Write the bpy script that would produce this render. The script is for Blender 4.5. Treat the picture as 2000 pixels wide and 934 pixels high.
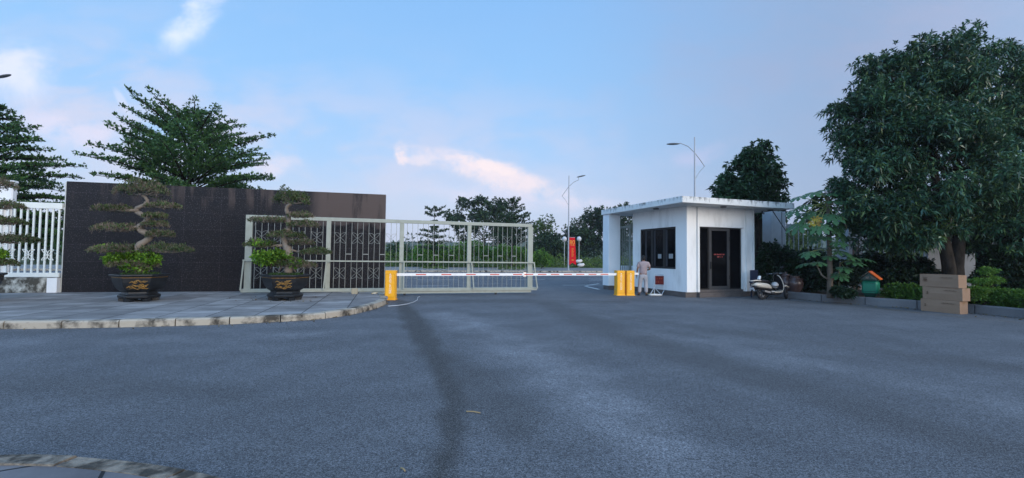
import bpy, math, random
import numpy as np
from mathutils import Vector, Matrix
for o in list(bpy.data.objects): bpy.data.objects.remove(o)
SC = bpy.context.scene
COL = SC.collection
R = math.radians
# ------------------------------------------------------------------ camera
F, CX, CY = 900.0, 1000.0, 467.0                  # focal length and centre in photograph pixels
CAMZ, PITCH, ROLL = 1.55, R(2.2), R(0.7)
fwd = Vector((0, math.cos(PITCH), math.sin(PITCH)))
rt0 = Vector((1, 0, 0)); up0 = rt0.cross(fwd)
rgt = rt0 * math.cos(ROLL) + up0 * math.sin(ROLL)
upv = up0 * math.cos(ROLL) - rt0 * math.sin(ROLL)
cam = bpy.data.cameras.new("camera"); camo = bpy.data.objects.new("camera", cam); COL.objects.link(camo)
cam.sensor_width = 36; cam.lens = 36 * F / 2000; cam.clip_end = 6000; cam.clip_start = 0.05
camo.matrix_world = Matrix(((rgt.x, upv.x, -fwd.x, 0), (rgt.y, upv.y, -fwd.y, 0), (rgt.z, upv.z, -fwd.z, CAMZ), (0, 0, 0, 1)))
SC.camera = camo
# ------------------------------------------------------------------ light
SUN_AZ = Vector((0.62, -0.78, 0)).normalized(); SUN_EL = R(17)
sl = bpy.data.lights.new("sun", 'SUN'); slo = bpy.data.objects.new("sun", sl); COL.objects.link(slo)
sl.energy = 1.5; sl.angle = R(35); sl.color = (1.0, 0.84, 0.66)
sd = Vector((SUN_AZ.x * math.cos(SUN_EL), SUN_AZ.y * math.cos(SUN_EL), math.sin(SUN_EL)))
slo.rotation_euler = sd.to_track_quat('Z', 'Y').to_euler(); slo.location = sd * 50
SC.view_settings.view_transform = 'Standard'; SC.view_settings.look = 'None'
SC.view_settings.exposure = 0.42; SC.view_settings.gamma = 1.0; SC.view_settings.use_curve_mapping = False
W = bpy.data.worlds.new("World"); SC.world = W; W.use_nodes = True
def build_world():
    nt = W.node_tree; N = nt.nodes; L = nt.links; N.clear()
    def put(sock, v):
        if isinstance(v, bpy.types.NodeSocket): L.new(v, sock)
        else: sock.default_value = v
    def m(op, a, b=0.0, c=None):
        n = N.new('ShaderNodeMath'); n.operation = op; put(n.inputs[0], a); put(n.inputs[1], b)
        if c is not None: put(n.inputs[2], c)
        return n.outputs[0]
    def mix(f, a, b, mode='MIX'):
        n = N.new('ShaderNodeMix'); n.data_type = 'RGBA'; n.blend_type = mode
        put(n.inputs[0], f); put(n.inputs[6], a if isinstance(a, bpy.types.NodeSocket) else (*a, 1)); put(n.inputs[7], b if isinstance(b, bpy.types.NodeSocket) else (*b, 1))
        return n.outputs[2]
    def sm(x, lo, hi):
        n = N.new('ShaderNodeMapRange'); n.interpolation_type = 'SMOOTHSTEP'
        put(n.inputs[0], x); n.inputs[1].default_value = lo; n.inputs[2].default_value = hi; return n.outputs[0]
    def comb(x, y, z):
        n = N.new('ShaderNodeCombineXYZ'); put(n.inputs[0], x); put(n.inputs[1], y); put(n.inputs[2], z); return n.outputs[0]
    def noise(v, s, d=6, r=.55, dist=0.0):
        n = N.new('ShaderNodeTexNoise'); L.new(v, n.inputs['Vector']); n.inputs['Scale'].default_value = s
        n.inputs['Detail'].default_value = d; n.inputs['Roughness'].default_value = r; n.inputs['Distortion'].default_value = dist
        return n.outputs[0]
    tc = N.new('ShaderNodeTexCoord'); sp = N.new('ShaderNodeSeparateXYZ'); L.new(tc.outputs['Generated'], sp.inputs[0])
    x, y, z = sp.outputs
    sky = N.new('ShaderNodeTexSky'); sky.sky_type = 'NISHITA'; sky.sun_disc = False
    sky.sun_elevation = SUN_EL; sky.sun_rotation = math.atan2(SUN_AZ.x, SUN_AZ.y); sky.air_density = 1.3; sky.dust_density = 1.5; sky.ozone_density = 1.5
    # air: a clear evening gradient
    rp = N.new('ShaderNodeValToRGB'); L.new(z, rp.inputs[0]); e = rp.color_ramp.elements
    e[0].position = 0.0; e[0].color = (.53, .57, .72, 1); e[1].position = 1.0; e[1].color = (.17, .36, .70, 1)
    for p, c in ((.10, (.46, .55, .74)), (.2, (.33, .515, .79)), (.34, (.255, .48, .80)), (.5, (.21, .43, .77))):
        q = e.new(p); q.color = (*c, 1)
    base = rp.outputs[0]
    base = mix(m('MULTIPLY', sm(x, .0, .72), .92), base, (.245, .325, .495))
    # clouds in gnomonic sky coordinates (a across, b up), fixed to the world
    ys = m('MAXIMUM', y, .06); a = m('DIVIDE', x, ys); b = m('DIVIDE', z, ys)
    fr = sm(y, .05, .2)
    def blob(a0, b0, ra, rb, tilt=0.0):
        da = m('SUBTRACT', a, a0); db = m('SUBTRACT', b, b0)
        c, s = math.cos(tilt), math.sin(tilt)
        u = m('DIVIDE', m('ADD', m('MULTIPLY', da, c), m('MULTIPLY', db, s)), ra)
        v = m('DIVIDE', m('SUBTRACT', m('MULTIPLY', db, c), m('MULTIPLY', da, s)), rb)
        r2 = m('ADD', m('MULTIPLY', u, u), m('MULTIPLY', v, v))
        return m('MULTIPLY', m('POWER', 2.718, m('MULTIPLY', r2, -1.0)), fr)
    gv = comb(a, b, 0.0)
    wisp = noise(comb(m('MULTIPLY', a, 1.0), m('MULTIPLY', b, 1.5), 3.1), 4.2, 9, .6, .6)
    puff = noise(comb(a, m('MULTIPLY', b, 1.6), 7.7), 11.0, 10, .62, .3)
    fine = noise(comb(a, m('MULTIPLY', b, 2.2), 1.7), 5.0, 7, .55, .2)
    # thin lavender veil low in the sky
    veil = m('MULTIPLY', m('MULTIPLY', sm(fine, .38, .68), m('ADD', blob(-.35, .20, .62, .15), blob(-.95, .30, .4, .2))), .62)
    base = mix(veil, base, (.58, .565, .70))
    veil2 = m('MULTIPLY', m('MULTIPLY', sm(fine, .35, .75), blob(.85, .50, .55, .16, .2)), .55)
    base = mix(veil2, base, (.33, .36, .52))
    def add(base, mask, nz, lo, hi, col, k):
        return mix(m('MULTIPLY', sm(m('MULTIPLY', mask, nz), lo, hi), k), base, col)
    # high white wisps
    base = add(base, blob(-.70, .535, .16, .075, .9), wisp, .28, .62, (.80, .82, .95), .85)
    base = add(base, blob(-1.10, .40, .15, .13, -.4), wisp, .26, .60, (.74, .74, .86), .8)
    base = add(base, blob(-.86, .33, .045, .012, -1.0), wisp, .2, .55, (.66, .68, .82), .5)
    # low sunset-tinted cumulus bank
    base = add(base, blob(-.02, .172, .24, .042, -.30), puff, .20, .50, (.84, .70, .73), .85)
    base = add(base, blob(.02, .125, .34, .035, -.08), puff, .18, .58, (.66, .62, .76), .6)
    tower = noise(comb(a, m('MULTIPLY', b, 1.3), 2.2), 26.0, 8, .65, .4)
    base = add(base, blob(-.245, .222, .022, .035, .2), tower, .2, .46, (.82, .69, .72), .85)
    base = add(base, blob(-.205, .208, .05, .018, -.1), tower, .22, .5, (.74, .66, .73), .7)
    base = add(base, blob(-.05, .195, .10, .022, -.25), tower, .24, .5, (.86, .72, .73), .8)
    base = add(base, blob(-.53, .19, .09, .045, .2), puff, .24, .6, (.76, .66, .74), .6)
    base = add(base, blob(-.98, .26, .22, .06, -.2), puff, .22, .60, (.72, .64, .76), .65)
    base = add(base, blob(.40, .225, .10, .04, .3), puff, .25, .6, (.50, .50, .70), .5)
    # the brighter evening half of the sky, round the sun's azimuth
    toward = m('ADD', m('MULTIPLY', x, SUN_AZ.x), m('MULTIPLY', y, SUN_AZ.y))
    glow = sm(toward, -.30, .9)
    base = mix(glow, base, mix(1.0, base, (GLOW, GLOW * .93, GLOW * .84), 'MULTIPLY'))
    base = mix(m('MULTIPLY', sm(x, .1, -.9), sm(y, .35, -.3)), base, mix(1.0, base, (SIDE, SIDE, SIDE), 'MULTIPLY'))
    scaled = mix(1.0, base, (10, 10, 10), 'MULTIPLY')
    col = mix(.12, scaled, sky.outputs[0])
    bg = N.new('ShaderNodeBackground'); L.new(col, bg.inputs[0]); bg.inputs[1].default_value = 0.1
    out = N.new('ShaderNodeOutputWorld'); L.new(bg.outputs[0], out.inputs[0])
GLOW, SIDE = 2.9, 1.7
build_world()
# ------------------------------------------------------------------ pixel helpers (used only to find where things stand)
def ray(px, py):
    d = rgt * ((px - CX) / F) + upv * (-(py - CY) / F) + fwd
    return d
def G(px, py, z=0.0):
    d = ray(px, py); t = (z - CAMZ) / d.z
    return Vector((d.x * t, d.y * t, z))
def A(px, py, dep):
    d = ray(px, py); t = dep / d.y
    return Vector((d.x * t, dep, CAMZ + d.z * t))
def PL(px, py, org, ang):                          # pixel on the upright plane through org along ang -> (distance along, height)
    d = ray(px, py); n = Vector((-math.sin(ang), math.cos(ang), 0)); o = Vector((org[0], org[1], 0))
    t = (n.dot(o)) / n.dot(Vector((d.x, d.y, 0)))
    p = Vector((d.x * t, d.y * t, 0)) - o
    return p.dot(Vector((math.cos(ang), math.sin(ang), 0))), CAMZ + d.z * t
TH = R(15.3)                                       # the road, wall and gate share this direction
U = Vector((math.cos(TH), math.sin(TH), 0)); V = Vector((-math.sin(TH), math.cos(TH), 0))
def UV(u, v, z=0.0): p = U * u + V * v; return Vector((p.x, p.y, z))
def smooth(lo, hi, x): t = np.clip((x - lo) / (hi - lo), 0, 1); return t * t * (3 - 2 * t)
# ------------------------------------------------------------------ materials
def mat(name, col, rough=.6, spec=.4, metal=0.0, col2=None, var=.5, scale=3.0, detail=6, stretch=(1, 1, 1), lo=.35, hi=.65, bump=0.0, bscale=40.0, speck=None, coat=0.0):
    m = bpy.data.materials.new(name); m.use_nodes = True; nt = m.node_tree; N = nt.nodes; L = nt.links
    b = N['Principled BSDF']; b.inputs['Roughness'].default_value = rough; b.inputs['Metallic'].default_value = metal
    b.inputs['Specular IOR Level'].default_value = spec; b.inputs['Coat Weight'].default_value = coat
    tc = N.new('ShaderNodeTexCoord'); mp = N.new('ShaderNodeMapping'); L.new(tc.outputs['Object'], mp.inputs[0]); mp.inputs['Scale'].default_value = stretch
    c2 = col2 if col2 else tuple(c * .72 for c in col)
    nz = N.new('ShaderNodeTexNoise'); nz.inputs['Scale'].default_value = scale; nz.inputs['Detail'].default_value = detail; nz.inputs['Roughness'].default_value = .6
    L.new(mp.outputs[0], nz.inputs['Vector'])
    mr = N.new('ShaderNodeMapRange'); mr.inputs[1].default_value = lo; mr.inputs[2].default_value = hi; mr.inputs[4].default_value = var; L.new(nz.outputs[0], mr.inputs[0])
    mx = N.new('ShaderNodeMix'); mx.data_type = 'RGBA'; mx.inputs[6].default_value = (*col, 1); mx.inputs[7].default_value = (*c2, 1); L.new(mr.outputs[0], mx.inputs[0])
    out = mx.outputs[2]
    if speck:                                      # (colour, scale, threshold, amount)
        v = N.new('ShaderNodeTexNoise'); v.inputs['Scale'].default_value = speck[1]; v.inputs['Detail'].default_value = 2; L.new(tc.outputs['Object'], v.inputs['Vector'])
        r2 = N.new('ShaderNodeMapRange'); r2.inputs[1].default_value = speck[2]; r2.inputs[2].default_value = speck[2] + .1; r2.inputs[4].default_value = speck[3]; L.new(v.outputs[0], r2.inputs[0])
        m2 = N.new('ShaderNodeMix'); m2.data_type = 'RGBA'; m2.inputs[7].default_value = (*speck[0], 1); L.new(out, m2.inputs[6]); L.new(r2.outputs[0], m2.inputs[0]); out = m2.outputs[2]
    L.new(out, b.inputs['Base Color'])
    if bump:
        n2 = N.new('ShaderNodeTexNoise'); n2.inputs['Scale'].default_value = bscale; n2.inputs['Detail'].default_value = 4; L.new(tc.outputs['Object'], n2.inputs['Vector'])
        bp = N.new('ShaderNodeBump'); bp.inputs['Strength'].default_value = bump; bp.inputs['Distance'].default_value = .02; L.new(n2.outputs[0], bp.inputs['Height']); L.new(bp.outputs[0], b.inputs['Normal'])
    return m
def leafmat(name, cols, rough=.45, spec=.4, trans=.2):
    m = bpy.data.materials.new(name); m.use_nodes = True; nt = m.node_tree; N = nt.nodes; L = nt.links
    b = N['Principled BSDF']; b.inputs['Roughness'].default_value = rough; b.inputs['Specular IOR Level'].default_value = spec
    g = N.new('ShaderNodeNewGeometry'); r = N.new('ShaderNodeValToRGB'); e = r.color_ramp.elements
    e[0].color = (*cols[0], 1); e[-1].color = (*cols[-1], 1)
    for i in range(1, len(cols) - 1): q = e.new(i / (len(cols) - 1)); q.color = (*cols[i], 1)
    L.new(g.outputs['Random Per Island'], r.inputs[0])
    tc = N.new('ShaderNodeTexCoord'); nz = N.new('ShaderNodeTexNoise'); nz.inputs['Scale'].default_value = .9; nz.inputs['Detail'].default_value = 3; L.new(tc.outputs['Object'], nz.inputs[0])
    mr = N.new('ShaderNodeMapRange'); mr.inputs[1].default_value = .35; mr.inputs[2].default_value = .65; mr.inputs[3].default_value = .72; mr.inputs[4].default_value = 1.3; L.new(nz.outputs[0], mr.inputs[0])
    hs = N.new('ShaderNodeHueSaturation'); L.new(r.outputs[0], hs.inputs['Color']); L.new(mr.outputs[0], hs.inputs['Value'])
    L.new(hs.outputs[0], b.inputs['Base Color'])
    t = N.new('ShaderNodeBsdfTranslucent'); L.new(hs.outputs[0], t.inputs[0])
    ms = N.new('ShaderNodeMixShader'); ms.inputs[0].default_value = trans; L.new(b.outputs[0], ms.inputs[1]); L.new(t.outputs[0], ms.inputs[2]); L.new(ms.outputs[0], N['Material Output'].inputs[0])
    return m
# ------------------------------------------------------------------ objects
def tag(o, label=None, cat=None, group=None, kind=None):
    if label: o['label'] = label
    if cat: o['category'] = cat
    if group: o['group'] = group
    if kind: o['kind'] = kind
    return o
def thing(name, label, cat, loc=(0, 0, 0), rz=0.0, group=None):
    o = bpy.data.objects.new(name, None); COL.objects.link(o); o.location = loc; o.rotation_euler = (0, 0, rz); o.empty_display_size = .1
    return tag(o, label, cat, group)
def link(name, me, m, parent=None, loc=(0, 0, 0), rz=0.0):
    o = bpy.data.objects.new(name, me); COL.objects.link(o); me.name = name
    if m is not None and not me.materials: me.materials.append(m)
    if parent: o.parent = parent
    o.location = loc; o.rotation_euler = (0, 0, rz)
    return o
def copy_tree(o, parent=None):
    c = o.copy(); COL.objects.link(c); c.parent = parent
    for ch in list(o.children): copy_tree(ch, c)
    return c
class MB:
    def __init__(s): s.v = []; s.f = []
    def add(s, vs, fs): b = len(s.v); s.v += [tuple(p) for p in vs]; s.f += [tuple(b + i for i in f) for f in fs]; return s
    def box(s, a, b, M=None, bev=0.0):
        x0, y0, z0 = a; x1, y1, z1 = b
        if bev:                                     # chamfered vertical and top edges
            e = bev
            ring = [(x0 + e, y0), (x1 - e, y0), (x1, y0 + e), (x1, y1 - e), (x1 - e, y1), (x0 + e, y1), (x0, y1 - e), (x0, y0 + e)]
            rin = [(x0 + e, y0 + e), (x1 - e, y0 + e), (x1 - e, y0 + e), (x1 - e, y1 - e), (x1 - e, y1 - e), (x0 + e, y1 - e), (x0 + e, y1 - e), (x0 + e, y0 + e)]
            vs = [(p[0], p[1], z0) for p in ring] + [(p[0], p[1], z1 - e) for p in ring] + [(p[0], p[1], z1) for p in rin]
            fs = [tuple(range(7, -1, -1))]
            for i in range(8): j = (i + 1) % 8; fs += [(i, j, 8 + j, 8 + i), (8 + i, 8 + j, 16 + j, 16 + i)]
            fs.append(tuple(range(16, 24)))
        else:
            vs = [(x0, y0, z0), (x1, y0, z0), (x1, y1, z0), (x0, y1, z0), (x0, y0, z1), (x1, y0, z1), (x1, y1, z1), (x0, y1, z1)]
            fs = [(3, 2, 1, 0), (4, 5, 6, 7), (0, 1, 5, 4), (1, 2, 6, 5), (2, 3, 7, 6), (3, 0, 4, 7)]
        if M is not None: vs = [M @ Vector(p) for p in vs]
        return s.add(vs, fs)
    def bar(s, p, q, w, h=None, up=(0, 0, 1)):       # rectangular bar from p to q
        p = Vector(p); q = Vector(q); d = (q - p); L = d.length; d.normalize(); h = h or w
        u = Vector(up)
        if abs(d.dot(u)) > .95: u = Vector((0, 1, 0))
        sx = d.cross(u).normalized(); sz = sx.cross(d)
        vs = [p + sx * (a * w / 2) + sz * (c * h / 2) + d * t for t in (0, L) for a, c in ((-1, -1), (1, -1), (1, 1), (-1, 1))]
        return s.add(vs, [(0, 1, 2, 3), (7, 6, 5, 4), (0, 4, 5, 1), (1, 5, 6, 2), (2, 6, 7, 3), (3, 7, 4, 0)])
    def tube(s, pts, rad, n=8, cap=True, sq=(1, 1)):
        pts = [Vector(p) for p in pts]
        if not hasattr(rad, '__len__'): rad = [rad] * len(pts)
        vs = []; prev = None
        for i, p in enumerate(pts):
            d = (pts[min(i + 1, len(pts) - 1)] - pts[max(i - 1, 0)]).normalized()
            if prev is None:
                ref = Vector((0, 0, 1)) if abs(d.z) < .9 else Vector((1, 0, 0)); sx = d.cross(ref).normalized()
            else: sx = (prev - d * prev.dot(d)).normalized()
            prev = sx; sy = d.cross(sx)
            for k in range(n):
                t = 2 * math.pi * k / n; vs.append(p + sx * (math.cos(t) * rad[i] * sq[0]) + sy * (math.sin(t) * rad[i] * sq[1]))
        fs = [(i * n + k, i * n + (k + 1) % n, (i + 1) * n + (k + 1) % n, (i + 1) * n + k) for i in range(len(pts) - 1) for k in range(n)]
        if cap: fs += [tuple(range(n - 1, -1, -1)), tuple((len(pts) - 1) * n + k for k in range(n))]
        return s.add(vs, fs)
    def lathe(s, prof, n=24, c=(0, 0, 0), rot=0.0, M=None):
        vs = []
        for r, z in prof:
            for k in range(n):
                t = rot + 2 * math.pi * k / n; vs.append(Vector((c[0] + r * math.cos(t), c[1] + r * math.sin(t), c[2] + z)))
        fs = [(i * n + k, i * n + (k + 1) % n, (i + 1) * n + (k + 1) % n, (i + 1) * n + k) for i in range(len(prof) - 1) for k in range(n)]
        fs += [tuple(range(n - 1, -1, -1)), tuple((len(prof) - 1) * n + k for k in range(n))]
        if M is not None: vs = [M @ p for p in vs]
        return s.add(vs, fs)
    def ell(s, c, r, n=12, k=8, M=None):
        return s.lathe([(max(.001, math.sin(math.pi * i / k)) , -math.cos(math.pi * i / k)) for i in range(k + 1)], n, M=Matrix.Translation(c) @ (M if M is not None else Matrix()) @ Matrix.Diagonal((r[0], r[1], r[2], 1)))
    def prism(s, poly, y0, y1, M=None):               # polygon in x,z pushed along y
        n = len(poly); vs = [Vector((p[0], y0, p[1])) for p in poly] + [Vector((p[0], y1, p[1])) for p in poly]
        if M is not None: vs = [M @ p for p in vs]
        return s.add(vs, [tuple(range(n)), tuple(range(2 * n - 1, n - 1, -1))] + [(i, n + i, n + (i + 1) % n, (i + 1) % n) for i in range(n)])
    def build(s, name, m, parent=None, smooth=False, loc=(0, 0, 0), rz=0.0, bevel=0.0):
        me = bpy.data.meshes.new(name); me.from_pydata(s.v, [], s.f); me.validate(); me.update()
        import bmesh
        bm = bmesh.new(); bm.from_mesh(me); bmesh.ops.recalc_face_normals(bm, faces=bm.faces)
        if bevel: bmesh.ops.bevel(bm, geom=[e for e in bm.edges if len(e.link_faces) == 2 and e.calc_face_angle(0) > .6], offset=bevel, segments=1, affect='EDGES', clamp_overlap=True)
        bm.to_mesh(me); bm.free()
        if smooth: me.polygons.foreach_set('use_smooth', [True] * len(me.polygons))
        return link(name, me, m, parent, loc, rz)
def np_mesh(name, verts, quads, k=4):
    me = bpy.data.meshes.new(name); nv, nf = len(verts), len(quads)
    me.vertices.add(nv); me.vertices.foreach_set('co', np.asarray(verts, np.float32).ravel())
    me.loops.add(nf * k); me.loops.foreach_set('vertex_index', np.asarray(quads, np.int32).ravel())
    me.polygons.add(nf); me.polygons.foreach_set('loop_start', np.arange(0, nf * k, k, dtype=np.int32))
    try: me.polygons.foreach_set('loop_total', np.full(nf, k, np.int32))
    except Exception: pass
    me.update(calc_edges=True); return me
def nrm(a): return a / np.maximum(np.linalg.norm(a, axis=1, keepdims=True), 1e-9)
def leaves(name, P, D, L, Wd, m, parent, rg, droop=.25, loc=(0, 0, 0), fold=.12):
    n = len(P); D = nrm(D); J = nrm(rg.normal(size=(n, 3)) * .5 + np.array([0, 0, 1.0])); S = nrm(np.cross(D, J)); Nn = np.cross(S, D)
    L = np.broadcast_to(np.asarray(L, float), (n,))[:, None]; Wd = np.broadcast_to(np.asarray(Wd, float), (n,))[:, None]
    mid = P + D * L * .45 + Nn * Wd * fold
    tip = P + D * L + np.array([0, 0, -1.0]) * L * droop
    vs = np.stack([P, mid + S * Wd * .5, tip, mid - S * Wd * .5], 1).reshape(-1, 3)
    return link(name, np_mesh(name, vs, np.arange(n * 4).reshape(n, 4)), m, parent, loc)
def rosettes(C, O, k, rg, up=.35, spread=.9):        # k leaf starts round each twig end C that points along O
    n = len(C); D = nrm(np.repeat(O, k, 0) * .55 + rg.normal(size=(n * k, 3)) * spread + np.array([0, 0, up]))
    return np.repeat(C, k, 0) + rg.normal(size=(n * k, 3)) * .02, D
def blob_points(blobs, n, rg, inner=.5, flat=0.0, lump=.12):
    B = np.array(blobs, float); w = (B[:, 3] * B[:, 4] + B[:, 4] * B[:, 5] + B[:, 3] * B[:, 5]); idx = rg.choice(len(B), n, p=w / w.sum())
    d = nrm(rg.normal(size=(n, 3))); r = inner + (1 - inner) * rg.random(n) ** .55
    r = r * (1 + lump * np.sin(d[:, 0] * 7 + idx) * np.cos(d[:, 1] * 6 + idx * 2) * 1.5 + lump * .6 * rg.normal(size=n) * .5)
    P = B[idx, :3] + d * r[:, None] * B[idx, 3:]
    return P, nrm(d * B[idx, 3:] ** .5)
# ------------------------------------------------------------------ the setting: ground, asphalt, pavements
def sheet(name, pts, z, m, kind='structure'):
    b = MB(); b.add([(p[0], p[1], z) for p in pts], [tuple(range(len(pts)))]); o = b.build(name, m); return tag(o, kind=kind)
m_soil = mat('soil', (.055, .045, .032), .95, .1, col2=(.09, .075, .05), scale=2.0, bump=.5, bscale=12)
m_field = mat('field', (.045, .065, .02), .95, .1, col2=(.08, .085, .035), scale=.15, bump=.4, bscale=3)
sheet('ground', [(-950, -150), (950, -150), (950, 700), (-950, 700)], -.06, m_field)
def polydist(X, Y, pts, ws):
    best = np.full(X.shape, 1e9)
    for (p, q, w0, w1) in zip(pts[:-1], pts[1:], ws[:-1], ws[1:]):
        dx, dy = q[0] - p[0], q[1] - p[1]; l2 = dx * dx + dy * dy + 1e-9
        t = np.clip(((X - p[0]) * dx + (Y - p[1]) * dy) / l2, 0, 1)
        d = np.hypot(X - p[0] - t * dx, Y - p[1] - t * dy) / (w0 + (w1 - w0) * t); best = np.minimum(best, d)
    return best
def build_asphalt():
    us = np.concatenate([np.arange(-70, -14, 2.0), np.arange(-14, 17, .13), np.arange(17, 91, 2.0)])
    vs = np.concatenate([np.arange(-9, 0, .3), np.arange(0, 20, .13), np.arange(20, 44.6, .7), [44.62]])
    uu, vv = np.meshgrid(us, vs); X = uu * U.x + vv * V.x; Y = uu * U.y + vv * V.y
    rg = np.random.default_rng(5)
    wob = .05 * np.sin(X * 2.1 + Y * 1.3) + .04 * np.sin(X * 4.7 - Y * 3.1) + 0.03 * np.sin(9 * X + 7.3 * Y)
    def path(pix, ws): return polydist(X + wob * .5, Y + wob, [G(*p) for p in pix], ws)
    trail = path([(778, 586), (792, 606), (822, 645), (850, 690), (872, 735), (884, 790), (876, 850), (862, 900), (850, 960)], [.18, .24, .27, .22, .18, .14, .115, .105, .10])
    wet = 1 - smooth(.6, 1.3, trail)
    fan = (1 - smooth(.2, 1.3, path([(850, 680), (930, 740), (985, 800), (1000, 850)], [.3, .5, .45, .3]))) * .55
    band = (1 - smooth(.3, 1.3, path([(1060, 588), (1180, 640), (1330, 690), (1600, 770), (1950, 880)], [.5, .7, .6, .55, .5]))) * .5
    band = np.maximum(band, (1 - smooth(.3, 1.2, path([(1150, 610), (1420, 650), (1750, 690), (2100, 735)], [.3, .5, .5, .5]))) * .3)
    near = (1 - smooth(.2, 1.2, path([(0, 740), (200, 755), (480, 770)], [.35, .6, .4]))) * .42
    entry = (1 - smooth(.5, 1.2, path([(800, 590), (1000, 588), (1200, 590)], [.5, .8, .6]))) * .45
    dirt = (1 - smooth(.3, 1.2, path([(1545, 588), (1700, 600), (1800, 612), (2010, 632)], [.22, .3, .3, .2]))) * .8
    dark = np.clip(np.maximum.reduce([wet, fan, band, near, entry]), 0, 1)
    light = (1 - smooth(.2, 1.4, path([(860, 610), (980, 660), (1120, 740), (1320, 880)], [.6, .7, .6, .5]))) * .8  # sky-lit sweep painted into the asphalt colour as a paler track
    light = np.maximum(light, (1 - smooth(.2, 1.3, path([(0, 670), (400, 660), (700, 650)], [.5, .7, .5]))) * .45)
    light = np.maximum(light, (1 - smooth(.2, 1.4, path([(1250, 650), (1500, 690), (2000, 800)], [.5, .6, .6]))) * .4)
    n, k = uu.shape; idx = np.arange(n * k).reshape(n, k)
    q = np.stack([idx[:-1, :-1], idx[:-1, 1:], idx[1:, 1:], idx[1:, :-1]], -1).reshape(-1, 4)
    me = np_mesh('asphalt', np.stack([X, Y, np.zeros_like(X)], -1).reshape(-1, 3), q)
    c = np.stack([dark, light, dirt, np.ones_like(dark)], -1).reshape(-1, 4).astype(np.float32)
    at = me.color_attributes.new('wear_and_light', 'FLOAT_COLOR', 'POINT'); at.data.foreach_set('color', c.ravel())
    m = bpy.data.materials.new('asphalt'); m.use_nodes = True; nt = m.node_tree; N = nt.nodes; L = nt.links; b = N['Principled BSDF']
    tc = N.new('ShaderNodeTexCoord'); O = tc.outputs['Object']
    def noise(s, d=4, r=.6):
        t = N.new('ShaderNodeTexNoise'); t.inputs['Scale'].default_value = s; t.inputs['Detail'].default_value = d; t.inputs['Roughness'].default_value = r; L.new(O, t.inputs[0]); return t.outputs[0]
    def mr(x, a, c, d, e):
        t = N.new('ShaderNodeMapRange'); L.new(x, t.inputs[0])
        for i, v in enumerate((a, c, d, e)): t.inputs[1 + i].default_value = v
        return t.outputs[0]
    def mix(f, a, c, mode='MIX'):
        t = N.new('ShaderNodeMix'); t.data_type = 'RGBA'; t.blend_type = mode
        if isinstance(f, float): t.inputs[0].default_value = f
        else: L.new(f, t.inputs[0])
        for i, v in ((6, a), (7, c)):
            if isinstance(v, tuple): t.inputs[i].default_value = (*v, 1)
            else: L.new(v, t.inputs[i])
        return t.outputs[2]
    def mul(a, c):
        t = N.new('ShaderNodeMath'); t.operation = 'MULTIPLY'; L.new(a, t.inputs[0])
        if isinstance(c, float): t.inputs[1].default_value = c
        else: L.new(c, t.inputs[1])
        return t.outputs[0]
    wa = N.new('ShaderNodeVertexColor'); wa.layer_name = 'wear_and_light'; sp = N.new('ShaderNodeSeparateColor'); L.new(wa.outputs[0], sp.inputs[0])
    big = noise(.35, 5); med = noise(2.2, 5); grain = noise(55, 3, .75); peb = noise(120, 2, .6)
    col = mix(mr(big, .35, .65, 0, 1), (.086, .092, .102), (.126, .134, .146))
    col = mix(mul(sp.outputs[1], .75), col, (.225, .235, .252))
    sm_ = noise(.75, 6, .62); col = mix(mul(mr(sm_, .42, .62, 0, 1), .6), col, (.062, .066, .073))
    col = mix(mul(mr(med, .38, .62, 0, 1), .35), col, (.078, .081, .085))
    brk = mr(noise(5.0, 5), .3, .6, .8, 1)
    col = mix(mul(mul(sp.outputs[0], brk), .9), col, (.036, .035, .034))
    col = mix(mul(sp.outputs[2], mr(noise(3, 5), .35, .6, .2, .9)), col, (.085, .072, .055))
    vo = N.new('ShaderNodeTexVoronoi'); vo.inputs['Scale'].default_value = 85; L.new(O, vo.inputs['Vector']); vs_ = N.new('ShaderNodeSeparateColor'); L.new(vo.outputs['Color'], vs_.inputs[0])
    col = mix(1.0, col, mix(vs_.outputs[0], (.42, .42, .42), (1.55, 1.55, 1.55)), 'MULTIPLY')
    clump = noise(16, 4, .7); col = mix(1.0, col, mix(mr(clump, .3, .7, 0, 1), (.82, .82, .82), (1.18, 1.18, 1.18)), 'MULTIPLY')
    col = mix(1.0, col, mix(mr(grain, .36, .64, 0, 1), (.62, .62, .62), (1.4, 1.4, 1.4)), 'MULTIPLY')
    col = mix(mul(mr(peb, .57, .66, 0, 1), .6), col, (.42, .42, .41))
    L.new(col, b.inputs['Base Color']); b.inputs['Roughness'].default_value = .82; b.inputs['Specular IOR Level'].default_value = .3
    bp = N.new('ShaderNodeBump'); bp.inputs['Strength'].default_value = .55; bp.inputs['Distance'].default_value = .012; L.new(grain, bp.inputs['Height']); L.new(bp.outputs[0], b.inputs['Normal'])
    return tag(link('asphalt', me, m), kind='structure')
build_asphalt()
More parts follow.
